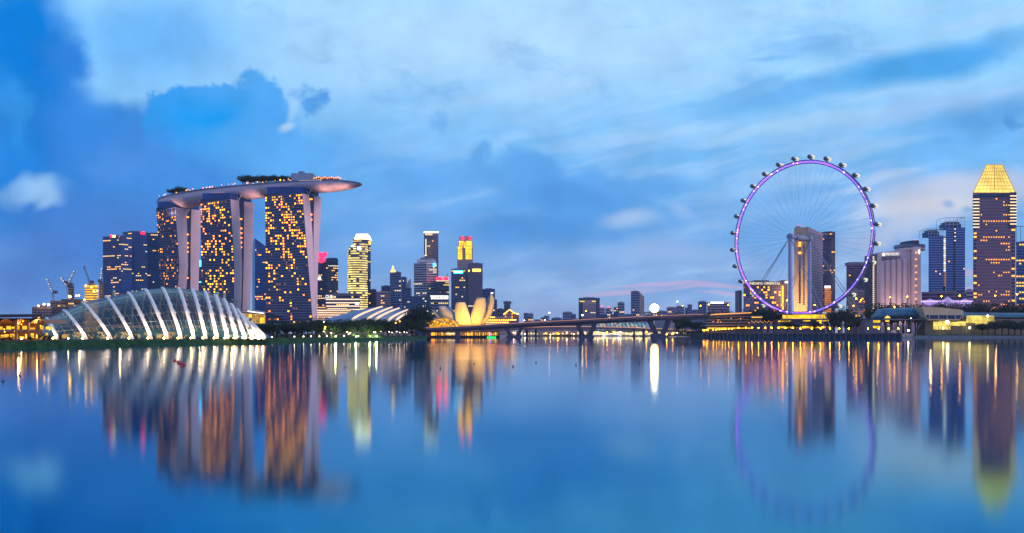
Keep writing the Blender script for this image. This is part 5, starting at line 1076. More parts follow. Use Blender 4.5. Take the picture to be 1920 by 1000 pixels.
# twin blue office towers with open roof frames
for a, b, yf, yt, seed, lbl in ((1741, 1768.5, 428.5, 437, 91, 'lower of the twin blue banded towers with open roof frames'), (1773.5, 1809.5, 407.5, 422, 92, 'taller of the twin blue banded towers with open roof frames')):
    Y = 1520
    T = bldg('office_tower', lbl, [(a, Y), (b, Y)], yt + 6, GLASSB, 'glass', 4.6, 4, .03, 36, 552, seed, litm=[W3, W2], barmat=bpy.data.materials.get('pale_blue_edge') or mat('pale_blue_edge', (.10, .19, .46), .5, var=.06), crown=.4, edge=.6)
    MB().box(X(a, Y) + 3, X(b, Y) - 4, Y + 6, Y + 30, T.zt, Z(yt - 3, Y)).build('set_back_storeys', GLASST, T); MB().box(X(a + 6, Y), X(b - 6, Y), Y + 8, Y + 28, Z(yt - 3, Y), Z(yt - 7, Y)).build('roof_plant', SLATE, T)
    m = MB()
    for k in range(6):
        for yy in (Y + .5, Y + 33): x = X(a + (b - a) * k / 5, Y); m.tube([(x, yy, T.zt), (x, yy, Z(yf + 1.2 - 1.2 * k / 5, Y))], .35, 4)
    for e in (0, .33, .66): m.tube([(X(a, Y), Y + .5, T.zt + (Z(yf + 1.2, Y) - T.zt) * (1 - e)), (X(b, Y), Y + .5, T.zt + (Z(yf, Y) - T.zt) * (1 - e))], .45 if e == 0 else .25, 4)
    for x in (a, b): m.tube([(X(x, Y), Y + .5, Z(yf + .6, Y)), (X(x, Y), Y + 33, Z(yf + .6, Y))], .4, 4)
    m.build('roof_frame', PALE, T)
    if a > 1750: MB().slab(P(1789, 560, Y - .5), P(1791, 560, Y - .5), P(1791, 432, Y - .5), P(1789, 432, Y - .5), (0, -.5, 0)).build('centre_strip', GLASS, T); [MB().box(X(1788.6, Y), X(1791.4, Y), Y - 1.6, Y - 1.1, Z(yy + 1.8, Y), Z(yy, Y)).build('centre_light', W3, T) for yy in (429, 436, 443, 450.5)]
T = Thing('link_tower', 'pale lit glazed link between the twin blue banded towers', 'tower', (X(1771, 1530), 1530, GZ)); Y = 1530
MB().box(X(1769, Y), X(1773, Y), Y, Y + 14, GZ, Z(444, Y)).build('wall', GREY, T)
for k in range(26): MB().box(X(1769.4, Y), X(1772.6, Y), Y - .6, Y - .1, Z(447 + k * 3.5 + 2.2, Y), Z(447 + k * 3.5, Y)).build('lit_window', (W3, BLUEW)[k % 4 == 1] if k < 18 else W4, T)
bldg('office_block', 'mauve podium block with white lit signs below the twin towers', [(1728, 1480), (1812, 1480)], 549, DKMAUVE, 'band', 6, 5, .12, 30, 575, 93, 'block', litm=[W3, W1, W3])
bldg('office_block', 'low blue windowed block between the twin towers and the gold crowned tower', [(1810, 1500), (1825, 1500)], 545, MAUVE, 'band', 7, 6, 0, 30, 575, 94, 'block', win=GLASSB)
# violet canopy
Y = 1400
T = Thing('tent_canopy', 'violet lit tent canopy of folded peaks below the twin towers', 'canopy', (X(1775, Y), Y + 10, GZ))
for k in range(3):
    a = 1728 + k * 32.6; pk_ = P(a + 16, 556 if k == 1 else 560, Y + 8)
    for s, (p, q) in enumerate(((P(a, 567, Y), P(a + 16, 572, Y - 6)), (P(a + 16, 572, Y - 6), P(a + 32.4, 567, Y)))): MB().add([p, q, pk_, p + Vector((0, .5, -.8)), q + Vector((0, .5, -.8)), pk_ + Vector((0, .5, -.8))], [(0, 1, 2), (5, 4, 3), (0, 3, 4, 1), (1, 4, 5, 2), (2, 5, 3, 0)]).build('fabric_panel', em('violet_fabric', (.50, .36, .95), .75, var=.2, scale=.05) if (k, s) == (0, 0) else bpy.data.materials['violet_fabric'], T)
    MB().tube([P(a, 567, Y), pk_, P(a + 32.4, 567, Y)], .5, 4).build('edge_cable', SLATE, T)
    MB().box(X(a, Y), X(a + 32, Y), Y + 1, Y + 2, Z(567, Y), Z(564, Y)).build('light_band', em('violet_band', (.80, .55, 1), 1.5) if k == 0 else bpy.data.materials['violet_band'], T)
MB().box(X(1728, Y), X(1826, Y), Y + 10, Y + 24, GZ, Z(569, Y)).build('base', em('violet_base', (.45, .28, .8), .35), T)
# gold crowned tower
Y = 1250
T = Thing('gold_crowned_tower', 'mauve stone tower with square windows under a glowing gold pyramid crown', 'tower', (X(1864, Y), Y + 28, GZ))
q = [(X(1824.5, Y), Y), (X(1904, Y), Y), (X(1904, Y + 56), Y + 56), (X(1824.5, Y + 56), Y + 56)]
STONE = mat('mauve_stone', (.17, .11, .18), .75, scale=.05, var=.1)
MB().prism(q, GZ, Z(362, Y)).build('wall', STONE, T)
facade(T, P(1833, 574, Y), P(1894, 574, Y), P(1833, 370, Y), P(1894, 370, Y), 34, 13, 'punch', .13, litm=[W2, W1, W2], win=GLASS, hh=(.3, .70), ww=(.28, .70), seed=5, run=.72)
for a, b in ((1825, 1831.5), (1896, 1903.5)): facade(T, P(a, 574, Y), P(b, 574, Y), P(a, 428, Y), P(b, 428, Y), 22, 1, 'punch', .25, litm=[W1, W2], win=GLASS, hh=(.25, .75), ww=(.1, .9), seed=int(a), run=0)
for a, b, yy0 in ((1823.4, 1834.5, 367), (1893, 1904.6, 361)):
    MB().box(X(a, Y), X(b, Y), Y - 1.6, Y - .6, Z(427, Y), Z(yy0, Y)).build('corner_bay', GLASS, T)
    for k in range(10): MB().box(X(a, Y) - .3, X(b, Y) + .3, Y - 2.2, Y - 1.65, Z(yy0 + 6 + k * 5.85 + 2.0, Y), Z(yy0 + 6 + k * 5.85, Y)).build('lit_balcony', em('balcony_light', (1, .74, .42), 1.5) if (a < 1830 and k == 0) else bpy.data.materials['balcony_light'], T)
panel(T, 'top_band', 1838, 362.5, 1889, 368.5, Y - 1.0, GLASS, t=.8)
ctr = Vector((X(1864, Y), Y + 28, 0))
ctr = sum((Vector((a, b, 0)) for a, b in q), Vector()) / 4
def sq(hw, z): return [tuple((ctr + (Vector((a, b, 0)) - ctr) * (hw / 30.2))[:2]) + (z,) for a, b in q]
def fr_(s, hw, z): a, b = sq(hw, z)[:2]; return Vector(a).lerp(Vector(b), s * .5 + .5) + Vector((0, -.4, 0))
h0, h1 = 30.2, 11.5; zc0, zc1 = Z(362, Y), Z(305, Y)
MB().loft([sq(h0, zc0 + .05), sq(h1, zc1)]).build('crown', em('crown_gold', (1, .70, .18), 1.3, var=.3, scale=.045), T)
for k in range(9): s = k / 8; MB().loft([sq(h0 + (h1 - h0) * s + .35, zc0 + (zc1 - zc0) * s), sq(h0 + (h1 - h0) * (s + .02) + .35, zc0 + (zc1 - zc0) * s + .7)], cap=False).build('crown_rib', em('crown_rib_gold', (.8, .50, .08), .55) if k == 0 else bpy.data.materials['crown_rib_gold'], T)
for k in range(11):
    s = (k - 5) / 5; MB().tube([fr_(s, h0, zc0), fr_(s, h1, zc1)], .22 + .3 * (abs(s) in (0, 1)), 4).build('crown_mullion', bpy.data.materials['crown_rib_gold'], T)
for k in range(7): MB().ball(fr_(-.9 + k * .3, h0 * .98, zc0 + 3), .9, 6, 4).build('crown_lamp', GOLDH, T)
finish(T)
T = bldg('office_tower', 'blue banded tower with yellow lit storeys and a thin roof frame at the right edge', [(1905, 1300), (1946, 1300)], 455, GLASSB, 'glass', 6, 5, .45, 36, 575, 95, litm=[W2, WY], barmat=GREY, run=.6)
m = MB()
for k in range(5): m.tube([P(1905.5 + k * 8, 455, 1301), P(1905.5 + k * 8, 424, 1301)], .35, 4)
m.tube([P(1905, 425, 1301), P(1946, 424, 1301)], .4, 4); m.build('roof_frame', GREY, T)

# elevated road behind the trees
Y = 1180
T = Thing('elevated_road', 'elevated road with amber lit parapet running behind the trees on the right', 'road bridge', (X(1700, Y), Y + 6, GZ))
MB().slab((X(1560, Y), Y, Z(586, Y)), (X(1990, Y), Y, Z(575, Y)), (X(1990, Y), Y + 14, Z(575, Y)), (X(1560, Y), Y + 14, Z(586, Y)), (0, 0, -2.2)).build('deck', WARMGREY, T)
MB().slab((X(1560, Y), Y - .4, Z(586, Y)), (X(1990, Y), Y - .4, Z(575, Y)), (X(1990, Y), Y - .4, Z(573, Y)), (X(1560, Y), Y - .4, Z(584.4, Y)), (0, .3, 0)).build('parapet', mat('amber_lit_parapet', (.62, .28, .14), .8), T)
for k in range(9): x = X(1580 + k * 42, Y); MB().box(x - 1.2, x + 1.2, Y + 3, Y + 10, GZ, Z(587 - k * 1.1, Y)).build('pier', CONC, T)
for px, e in ((1640, 1), (1740, 1), (1862, 1.4), (1930, 1.2)):
    l = bpy.data.lights.new('light', 'POINT'); l.energy = 9000 * e; l.color = (1, .42, .12); l.shadow_soft_size = 1; lo = bpy.data.objects.new('light', l); C.collection.objects.link(lo); lo.parent = T.o; lo.location = Vector((X(px, Y), Y - 7, Z(574, Y))) - T.loc
# curved waterside clubhouse
Y = 1075
ch = Thing('clubhouse', 'curved waterside clubhouse with a beige cantilevered window box over a yellow lit lower floor', 'clubhouse', (X(1790, Y), Y + 18, 2.8)); GB = 2.9
TEALR = mat('teal_roof', (.03, .13, .20), .4, var=.15, scale=.06)
def roof(x0, x1, yt0, yt1, yb, dd=0, left_round=True):
    rings = []
    for k in range(9):
        s = k / 8; px = x0 + (x1 - x0) * s; yt = yt0 + (yt1 - yt0) * s; lift = 1 if not left_round else min(1, (s * 5 + .35)); h = Z(yt, Y) - Z(yb, Y)
        rings.append([Vector((X(px, Y), Y + 4 + dd - 5 * sin(pi * q / 8) + q * 3.4, Z(yb, Y) + h * lift * sin(pi * (.08 + .55 * q / 8)))) for q in range(9)] + [Vector((X(px, Y), Y + 34 + dd, Z(yb, Y)))])
    return MB().loft(rings)
roof(1656, 1735, 578, 575.5, 598, 4).build('curved_roof', TEALR, ch, smooth=True); roof(1800, 1960, 585, 586, 598.5, 6, False).build('curved_roof', TEALR, ch, smooth=True)
bx = [(1729.5, 575.2), (1766, 577), (1803, 581.2), (1807, 583.5), (1806, 590), (1802, 598), (1800, 600.4), (1740, 600.8), (1735, 594), (1730.5, 581)]
fr = [P(a, b, Y - 6) for a, b in bx]; inn = [(1737, 591.4), (1770, 591.2), (1802, 592), (1799.5, 598.2), (1740.5, 598.2)]
MB().loft([fr, [p + Vector((0, 26, -.4)) for p in fr]]).build('window_box', BEIGE, ch)
MB().slab(*[P(a, b, Y - 6.0) for a, b in ((1736, 591), (1802, 591.4), (1799.5, 598.2), (1739.5, 598.2))], (0, -.3, 0)).build('window_strip', GLASS, ch)
for a in (1738, 1755, 1771, 1786, 1800): MB().box(X(a, Y) - .4, X(a, Y) + .4, Y - 6.8, Y - 6.31, Z(598.2, Y), Z(591.2, Y)).build('window_post', BEIGE, ch)
MB().box(X(1737, Y), X(1803, Y), Y - 6.9, Y - 6.2, Z(591.2, Y), Z(590.5, Y)).build('window_frame', PALE, ch)
YEL = em('clubhouse_yellow_light', (1, .74, .16), .95, var=.5, scale=.12)
MB().box(X(1736, Y), X(1830, Y), Y + 2, Y + 24, GB, Z(601, Y)).build('lower_wall', mat('dim_render', (.16, .14, .10), .8), ch)
for a, b, y0_, y1_ in ((1751, 1761, 603.5, 618.5), (1762, 1782, 602.2, 618.5), (1783, 1795, 604, 611), (1796, 1811, 603, 612), (1813, 1829, 592, 606), (1830, 1864, 592, 610)): MB().box(X(a, Y), X(b, Y), Y - .2, Y + 1.2, Z(y1_, Y), Z(y0_, Y)).build('lit_window', YEL, ch)
MB().box(X(1812, Y), X(1960, Y), Y + 9, Y + 24, GB, Z(598, Y)).build('rear_wall', bpy.data.materials['dim_render'], ch)
for k in range(12): MB().box(X(1750 + k * 6.2, Y) - .15, X(1750 + k * 6.2, Y) + .15, Y - 4.3, Y - 4, GB, Z(611.5, Y)).build('railing_post', DSTEEL, ch)
MB().box(X(1749, Y), X(1820, Y), Y - 4.3, Y - 4, Z(612, Y), Z(611.5, Y)).build('hand_rail', DSTEEL, ch)
for a, b, r in ((1776.5, 604.5, 1.9), (1768.5, 615.5, 1.0), (1818, 615, 1.15), (1852, 592.8, 1.1), (1840, 609.5, .6)):
    MB().ball(P(a, b, Y - 3), r, 8, 5).build('lamp', em('clubhouse_lamp', (1, .82, .35), 22, True) if r == 1.9 else bpy.data.materials['clubhouse_lamp'], ch)
for k in range(3): a = 1668 + k * 13.5; MB().tube([P(a, 600, Y - 2), P(a, 586.5, Y - 2), P(a + 13.5, 587, Y - 2)], .3, 4).build('pergola_frame', GREY, ch)
MB().slab(P(1720, 616, Y - 1), P(1721.5, 616, Y - 1), P(1730, 604, Y - 1), P(1728.5, 604, Y - 1), (0, .6, 0)).build('brace', GREY, ch)
MB().box(X(1640, Y), X(1732, Y), Y - 1, Y + 20, Z(600.2, Y), Z(598.8, Y)).build('terrace_slab', GREY, ch)
T = Thing('cafe_house', 'small dark waterside cafe with gold lit windows and a lamp lit parasol roof', 'cafe', (X(1645, 960), 960, WALLTOP)); Y = 960
MB().box(X(1622, Y), X(1652, Y), Y, Y + 14, WALLTOP, Z(600, Y)).build('wall', SLATE, T); MB().box(X(1620, Y), X(1655, Y), Y - 1, Y + 15, Z(600, Y), Z(598.6, Y)).build('roof', GLASST, T)
for k in range(7):
    for yy in (602, 612.5): a = 1637 + k * 1.9; MB().box(X(a, Y), X(a + 1.5, Y), Y - .6, Y - .1, Z(yy + 2.4 + (k % 2), Y), Z(yy - 1, Y)).build('lit_window', GLT, T)
T = Thing('parasol_kiosk', 'tiny kiosk under a glowing yellow parasol roof on the promenade', 'kiosk', (X(1664, 940), 940, WALLTOP)); Y = 940
MB().tube([(X(1664, Y), Y, WALLTOP), (X(1664, Y), Y, Z(597, Y))], .25, 5).build('post', DSTEEL, T); MB().loft([[(X(1664, Y) + r * cos(2 * pi * q / 10), Y + r * sin(2 * pi * q / 10), Z(z, Y)) for q in range(10)] for r, z in ((3.2, 596.6), (2.6, 595.4), (.3, 592.2))]).build('parasol', em('parasol_light', (1, .66, .1), 1.8), T); MB().box(X(1661, Y), X(1667, Y), Y - 1, Y + 1.5, Z(603.5, Y), Z(600.5, Y)).build('counter', GOLD, T)
solo(MB().box(X(1672.5, 925), X(1679, 925), 923, 928, WALLTOP - .02, Z(619.3, 925)), 'ticket_booth', mat('pink_booth', (.62, .42, .38), .7), 'small pale pink box booth on the promenade between the last two orange lamps', 'booth')

# ------------------------------------------------------------------ trees, palms, shrubs
def tree_mesh(seed, kind):
    rg = random.Random(seed); t, c = MB(), MB()
    if kind == 'palm':
        pts = [(.03 * k * k * .2, 0, k * .14) for k in range(6)]; t.tube(pts, [.03, .026, .024, .022, .02, .018], 6); tp = Vector(pts[-1])
        for k in range(17):
            a = 2 * pi * k / 17 + rg.uniform(-.2, .2); L = rg.uniform(.26, .36); e = rg.uniform(.1, .9); prev = None
            for s in range(7):
                u = s / 6; p = tp + Vector((cos(a) * L * u, sin(a) * L * u, L * (e * u - 1.3 * u * u) * .8)); wd = .035 * (1 - u * .8)
                d = Vector((-sin(a), cos(a), 0)) * wd; cur = (p + d + Vector((0, 0, -wd * .8)), p, p - d + Vector((0, 0, -wd * .8)))
                if prev: c.add([prev[0], prev[1], cur[1], cur[0]], [(0, 1, 2, 3)]); c.add([prev[1], prev[2], cur[2], cur[1]], [(0, 1, 2, 3)])
                prev = cur
        return t, c
    th = .42 if kind != 'shrub' else .12
    t.tube([(0, 0, -.02), (rg.uniform(-.02, .02), 0, th * .5), (rg.uniform(-.03, .03), .01, th), (.02, 0, .72)], [.035, .026, .02, .006], 6)
    lobes = []
    for k in range(9 if kind == 'broad' else 7):
        a = 2.4 * k + rg.uniform(-.4, .4); r = rg.uniform(.08, .34) if kind == 'broad' else rg.uniform(.04, .2)
        z = rg.uniform(.48, .84) if kind != 'shrub' else rg.uniform(.25, .75)
        lobes.append((Vector((r * cos(a), r * sin(a), z)), rg.uniform(.13, .23) * (1 if kind == 'broad' else .85)))
        t.tube([(0, 0, th * .85), (r * .5 * cos(a), r * .5 * sin(a), (th + z) / 2), (r * cos(a), r * sin(a), z)], [.016, .01, .004], 4)
    n = 1250 if kind == 'broad' else 950
    for k in range(n):
        ce, R = rg.choice(lobes); v = Vector((rg.gauss(0, 1), rg.gauss(0, 1), rg.gauss(0, .8))).normalized()
        p = ce + v * R * rg.uniform(.45, 1.08) ** .7
        if p.z < .1: continue
        s = rg.uniform(.012, .034); a = Vector((rg.gauss(0, 1), rg.gauss(0, 1), rg.gauss(0, .6))).normalized() * s; b = a.cross(Vector((rg.gauss(0, 1), rg.gauss(0, 1), rg.gauss(0, 1)))).normalized() * s * .8
        c.add([p - a, p + b, p + a * 1.1, p - b], [(0, 1, 2, 3)])
    return t, c
PROTO = {}
for kind, ns in (('broad', 5), ('slim', 4), ('shrub', 3), ('palm', 2)):
    for i in range(ns):
        t, c = tree_mesh(100 + i * 7 + len(kind), kind); mes = []
        for nm, mb, mt in (('trunk', t, BARK), ('crown', c, LEAF[i % 3])):
            me = bpy.data.meshes.new(nm); me.from_pydata([tuple(v) for v in mb.v], [], mb.f); me.materials.append(mt); mes.append(me)
        PROTO.setdefault(kind, []).append(mes)
gb = PROTO['shrub'][0]; me = gb[1].copy(); me.materials.clear(); me.materials.append(LEAFG); PROTO['bright'] = [(gb[0], me)]
TN = {'broad': 'broadleaf_tree', 'slim': 'slender_tree', 'shrub': 'shrub', 'palm': 'palm_tree', 'bright': 'bright_shrub'}
def tree(kind, px, Y, ytop, label, group, z0=2.0, wid=1.0, seed=0):
    h = Z(ytop, Y) - z0; k = h / (.98 if kind != 'palm' else .86)
    o = bpy.data.objects.new(TN[kind], None); C.collection.objects.link(o); o.location = (X(px, Y), Y, z0); o.scale = (k * wid, k * wid, k); o.rotation_euler = (0, 0, (seed * 1.7) % 6.28)
    o['label'] = label; o['category'] = 'tree' if kind in ('broad', 'slim') else 'palm' if kind == 'palm' else 'shrub'; o['group'] = group
    mt, mc = PROTO[kind][seed % len(PROTO[kind])]
    for nm, me in (('trunk', mt), ('crown', mc)): ob = bpy.data.objects.new(nm, me); C.collection.objects.link(ob); ob.parent = o
    return o
def row(kind, lst, what, where, group, z0=2.0, wid=1.0, sd=0):
    lst = sorted(lst)
    for i, (px, Y, yt) in enumerate(lst):
        lab = '%s %s, %s from the left' % (what, where, nth(i)) if len(lst) > 1 else '%s %s' % (what, where)
        tree(kind, px, Y, yt, lab, group, z0, wid, i * 3 + sd)
rg = random.Random(21)
def sil(px): return lerp_tab([(470, 616), (500, 609), (530, 607), (560, 604), (590, 600), (615, 601), (640, 602), (680, 601), (720, 602), (760, 602), (800, 606)], px)[0]
back_, front_ = [], []
for k in range(34): px = 474 + k * 9.3 + rg.uniform(-3, 3); back_.append((px, shoreY(px) + rg.uniform(60, 110), sil(px) - 2 + rg.uniform(-5, 5)))
for k in range(34): px = 506 + k * 8.6 + rg.uniform(-4, 4); front_.append((px, shoreY(px) + rg.uniform(28, 50), 611 + rg.uniform(-6, 8)))
row('broad', back_, 'dark leafy tree in the back row', 'of the left bank grove', 'back row of trees on the left bank', 2.2, 1.5)
row('slim', front_, 'small dark tree in the front row', 'of the left bank grove', 'front row of trees on the left bank', 2.2, 1.9, 1)
row('shrub', [(510 + k * 9.1 + rg.uniform(-3, 3), shoreY(510 + k * 9.1) + rg.uniform(21, 27), 626 + rg.uniform(-2, 4)) for k in range(32)], 'low dark shrub', 'along the front of the left bank grove', 'low shrubs along the left bank grove', 2.2, 1.7, 2)
dk = [(318 + k * 3.3, 350 + 1.5 * (k % 3) + abs(k - 6) * .9) for k in range(11)] + [(455 + k * 3.0, 328.5 + 2.2 * (k % 3)) for k in range(30)]
for i, (px, yt) in enumerate(dk):
    p = deckP(px, -8 + 5 * (i % 3)); tree('palm' if i % 4 == 1 and i > 10 else 'broad', px, p.y, yt - (p.y - deckY(px)[0]) * .002, 'dark roof garden tree on the sky deck %s, %s from the left' % (('left end', nth(i)) if i < 11 else ('middle', nth(i - 11))), 'roof garden trees on the sky deck', p.z - .3, 1.5, i)
row('broad', [(772, 800, 584), (784, 806, 569), (796, 803, 576)], 'tall dark tree', 'beside the museum podium', 'tall trees at the end of the left bank', 2.2, .8, 2)
row('palm', [(586, 690, 597.5), (596, 680, 595), (606, 700, 598)], 'dark palm', 'over the grove under the nearest leaning tower', 'palms on the left bank', 2.2, 1.1)
row('broad', [(504, 500, 611), (488, 540, 614)], 'dark bushy tree', 'at the right tip of the glass dome', 'trees at the tip of the glass dome', 2.2, 1.0, 4)
row('shrub', [(-30, 300, 630), (6, 298, 628), (20, 300, 626), (58, 306, 627), (82, 316, 622), (92, 330, 626), (112, 345, 629)], 'dark shrub', 'on the bank before the amber timber pavilion', 'shrubs before the timber pavilion', 2.0, 1.5)
row('shrub', [(132 + k * 17.5, 404 + k * 1.2, 632 - rg.uniform(0, 4)) for k in range(20)], 'small dark shrub', 'between the feet of the dome ribs', 'shrubs along the foot of the glass dome', 2.1, 1.5, 2)
gre = [(622, 632), (628, 629), (640, 631), (662, 628), (668, 626), (676, 625), (681, 629), (692, 627), (699, 630), (704, 627), (708, 626), (733, 629), (741, 628)]
row('bright', [(px, shoreY(px) + 22 + rg.uniform(0, 5), yt - 1.5) for px, yt in gre], 'bright green uplit shrub', 'before the left bank grove', 'uplit green shrubs on the left bank', 2.1, 1.3)
# right bank
row('broad', [(1406, 1085, 583), (1416, 1090, 577), (1428, 1080, 578), (1440, 1070, 581), (1451, 1062, 580), (1461, 1055, 585)], 'dark round tree', 'between the parking deck and the wheel terminal', 'trees left of the wheel terminal', WALLTOP - .1, 1.1)
row('broad', [(1563, 1015, 586), (1574, 1020, 578), (1585, 1018, 577), (1596, 1000, 585), (1606, 985, 596), (1620, 975, 598)], 'dark round tree', 'right of the wheel terminal', 'trees right of the wheel terminal', WALLTOP - .1, 1.1, 2)
row('slim', [(1475, 1008, 600), (1490, 1006, 601), (1527, 1004, 600), (1560, 1000, 601), (1572, 990, 603), (1590, 975, 604)], 'small dark tree', 'before the wheel terminal', 'small trees on the wheel promenade', WALLTOP - .1, 1.6, 1)
row('broad', [(1640, 1130, 577), (1650, 1140, 572), (1660, 1150, 569.5), (1672, 1150, 571.5), (1684, 1150, 572), (1694, 1148, 573), (1705, 1150, 571), (1716, 1148, 572), (1727, 1152, 574)], 'dark tree', 'before the bay fronted hotel', 'trees before the bay fronted hotel', 2.2, 1.0, 1)
row('broad', [(1752, 1150, 570), (1762, 1154, 568.5), (1772, 1150, 571), (1798, 1150, 573), (1808, 1152, 570.5), (1818, 1155, 568.5), (1829, 1152, 567), (1840, 1150, 570), (1876, 1150, 570), (1888, 1152, 567), (1900, 1150, 568), (1911, 1150, 570), (1925, 1150, 571)], 'dark tree', 'behind the curved roof of the clubhouse', 'trees behind the clubhouse', 2.2, 1.0, 3)
row('broad', [(1842, 1056, 607), (1853, 1052, 603), (1866, 1054, 600.5), (1879, 1056, 599), (1891, 1058, 601), (1903, 1056, 604), (1915, 1058, 602), (1928, 1058, 603)], 'low dark tree', 'at the water before the teal clubhouse roof', 'waterside trees before the clubhouse', 2.9, 1.7, 2)
row('palm', [(1322, 1098, 579.5)], 'dark feathery palm', 'standing at the right end of the road bridge', 'palms at the bridge end', 4, 1.0)
row('slim', [(1272, 1180, 606), (1284, 1175, 600), (1296, 1172, 598), (1306, 1165, 602), (1318, 1130, 602), (1330, 1128, 606)], 'dark tree', 'under the right end of the road bridge', 'trees under the right end of the bridge', 2.2, 1.4, 2)
row('shrub', [(1276, 1130, 619), (1288, 1128, 616), (1300, 1128, 618), (1312, 1124, 615)], 'dark shrub', 'right of the last bridge pier', 'shrubs beside the bridge pier', 2.0, 1.6)
row('broad', [(1268, 1250, 588), (1280, 1260, 586.5), (1345, 1190, 583), (1372, 1210, 584), (1384, 1210, 583)], 'dark tree crown', 'rising behind the road bridge parapet', 'trees behind the road bridge', 2.2, .8, 1)
for i in range(4):
    l = bpy.data.lights.new('light', 'POINT'); l.energy = 14000; l.color = (.8, 1, .25); l.shadow_soft_size = .4
    px = (668, 694, 706, 630)[i]; Y = shoreY(px) + 17
    T = Thing('garden_uplight', 'green garden uplight among the bright shrubs on the left bank, %s from the left' % nth((1, 2, 3, 0)[i]), 'uplight', (X(px, Y), Y, 2.2), 'green uplights among the shrubs')
    MB().box(X(px, Y) - .3, X(px, Y) + .3, Y - .3, Y + .3, 2.2, 2.6).build('housing', DSTEEL, T); MB().ball((X(px, Y), Y, 2.9), .32, 6, 4).build('lamp_head', em('green_uplight', (.7, 1, .2), 16, True) if i == 0 else bpy.data.materials['green_uplight'], T)
    lo = bpy.data.objects.new('light', l); C.collection.objects.link(lo); lo.parent = T.o; lo.location = (0, -1.6, 1.6)

# ------------------------------------------------------------------ lamps on the banks and roads
def lamprow(lst, label, name, h, r, m, group, z0, Yf, **k):
    for i, px in enumerate(sorted(lst)): Y = Yf(px); lamp(name, '%s, %s from the left' % (label, nth(i)), 'lamp', (X(px, Y), Y, z0), h, r, m, group, **k)
def wallY(px):
    (xa, ya), (xb, yb) = shore_r[1], shore_r[2]; t = (px - CX) / F
    s = (t * ya - xa) / ((xb - xa) - t * (yb - ya)); return ya + (yb - ya) * min(1, max(0, s))
PROM = [1318.5, 1321.6, 1324.5, 1327.2, 1331.8, 1337.4, 1343.3, 1348.6, 1354.2, 1360.1, 1366.4, 1372.9, 1385, 1398.4, 1410.2, 1422.2, 1434.8, 1446.8, 1459.8, 1473, 1486.7, 1501, 1521.8, 1538.4, 1556.4, 1573.9, 1591.6, 1627.8, 1647.5, 1666.4, 1684]
for i, px in enumerate(PROM):
    Y = wallY(px) + 4; zl = Z((616 if px > 1500 else 614.5) if px > 1376 else 619 - (px - 1318) * .05, Y)
    lamp('promenade_lamp', 'amber globe lamp on the promenade above the sea wall, %s from the left' % nth(i), 'lamp', (X(px, Y), Y, WALLTOP), max(1.5, zl - WALLTOP - .6), .40 if px < 1376 else .58, LAMPO if px > 1376 else em('amber_lamp', (1, .42, .012), 100, True) if i == 0 else bpy.data.materials.get('amber_lamp', LAMPO), 'amber lamps along the promenade')
lamp('promenade_lamp', 'greenish white globe lamp at the right end of the sea wall', 'lamp', (X(1703.3, 985), 985, 2.3), 5.0, .9, em('greenish_lamp', (1, .95, .42), 34, True), 'amber lamps along the promenade')
BANK = [40, 128, 510, 552, 569, 583.5, 599, 613, 629, 645]
for i, px in enumerate(BANK): Y = shoreY(px) + 17; lamp('bank_lamp', 'small white path lamp at the edge of the left bank, %s from the left' % nth(i), 'lamp', (X(px, Y), Y, 2.15), .7, .26, LAMPN, 'path lamps on the left bank')
GRO = [(654, 626), (672, 630.5), (701, 623), (704, 623), (714, 621.5), (729.5, 622), (735, 623.5), (744, 622), (749, 623.5), (758, 622.3), (762.5, 623.5), (621, 624), (651, 622.4), (657, 624.4), (607, 603.5), (607, 621.5)]
for i, (px, py) in enumerate(sorted(GRO)): Y = shoreY(px) + 25; z = Z(py, Y); lamp('grove_lamp', 'white globe lamp in the left bank grove, %s from the left' % nth(i), 'lamp', (X(px, Y), Y, 2.2), max(.6, z - 2.5), .24, LAMPN, 'globe lamps in the grove')
AMB = [(610, 613.5), (609, 617), (742, 606), (749.5, 603)]
for i, (px, py) in enumerate(sorted(AMB)): Y = shoreY(px) + 22; lamp('grove_lamp', 'amber lamp glowing between the grove trees, %s from the left' % nth(i), 'lamp', (X(px, Y), Y, 2.2), Z(py, Y) - 2.5, .55, em('grove_amber', (1, .45, .06), 7, True) if i == 0 else bpy.data.materials['grove_amber'], 'amber lamps in the grove')
QL = [940, 948, 963, 984, 1023, 1032, 1046, 1063, 1076, 1121, 1132, 1138, 1150, 1160, 1163.5, 1187, 1200, 1212, 1269, 1274, 1280]
for i, px in enumerate(QL): lamp('quay_lamp', 'small lamp on the far quay under the bridges, %s from the left' % nth(i), 'lamp', (X(px, 1538 if px > 1111 else 1560), 1538 if px > 1111 else 1560, 0 if px < 1111 else 1.9), 2.2 + (i * 7 % 5) * .8, .5 + .12 * (i * 5 % 4), (LAMPW, LAMPN, bpy.data.materials.get('rosy_lamp') or em('rosy_lamp', (1, .42, .22), 46, True), LAMPO)[(i * 3 + i // 4) % 4], 'small lamps along the far quay')
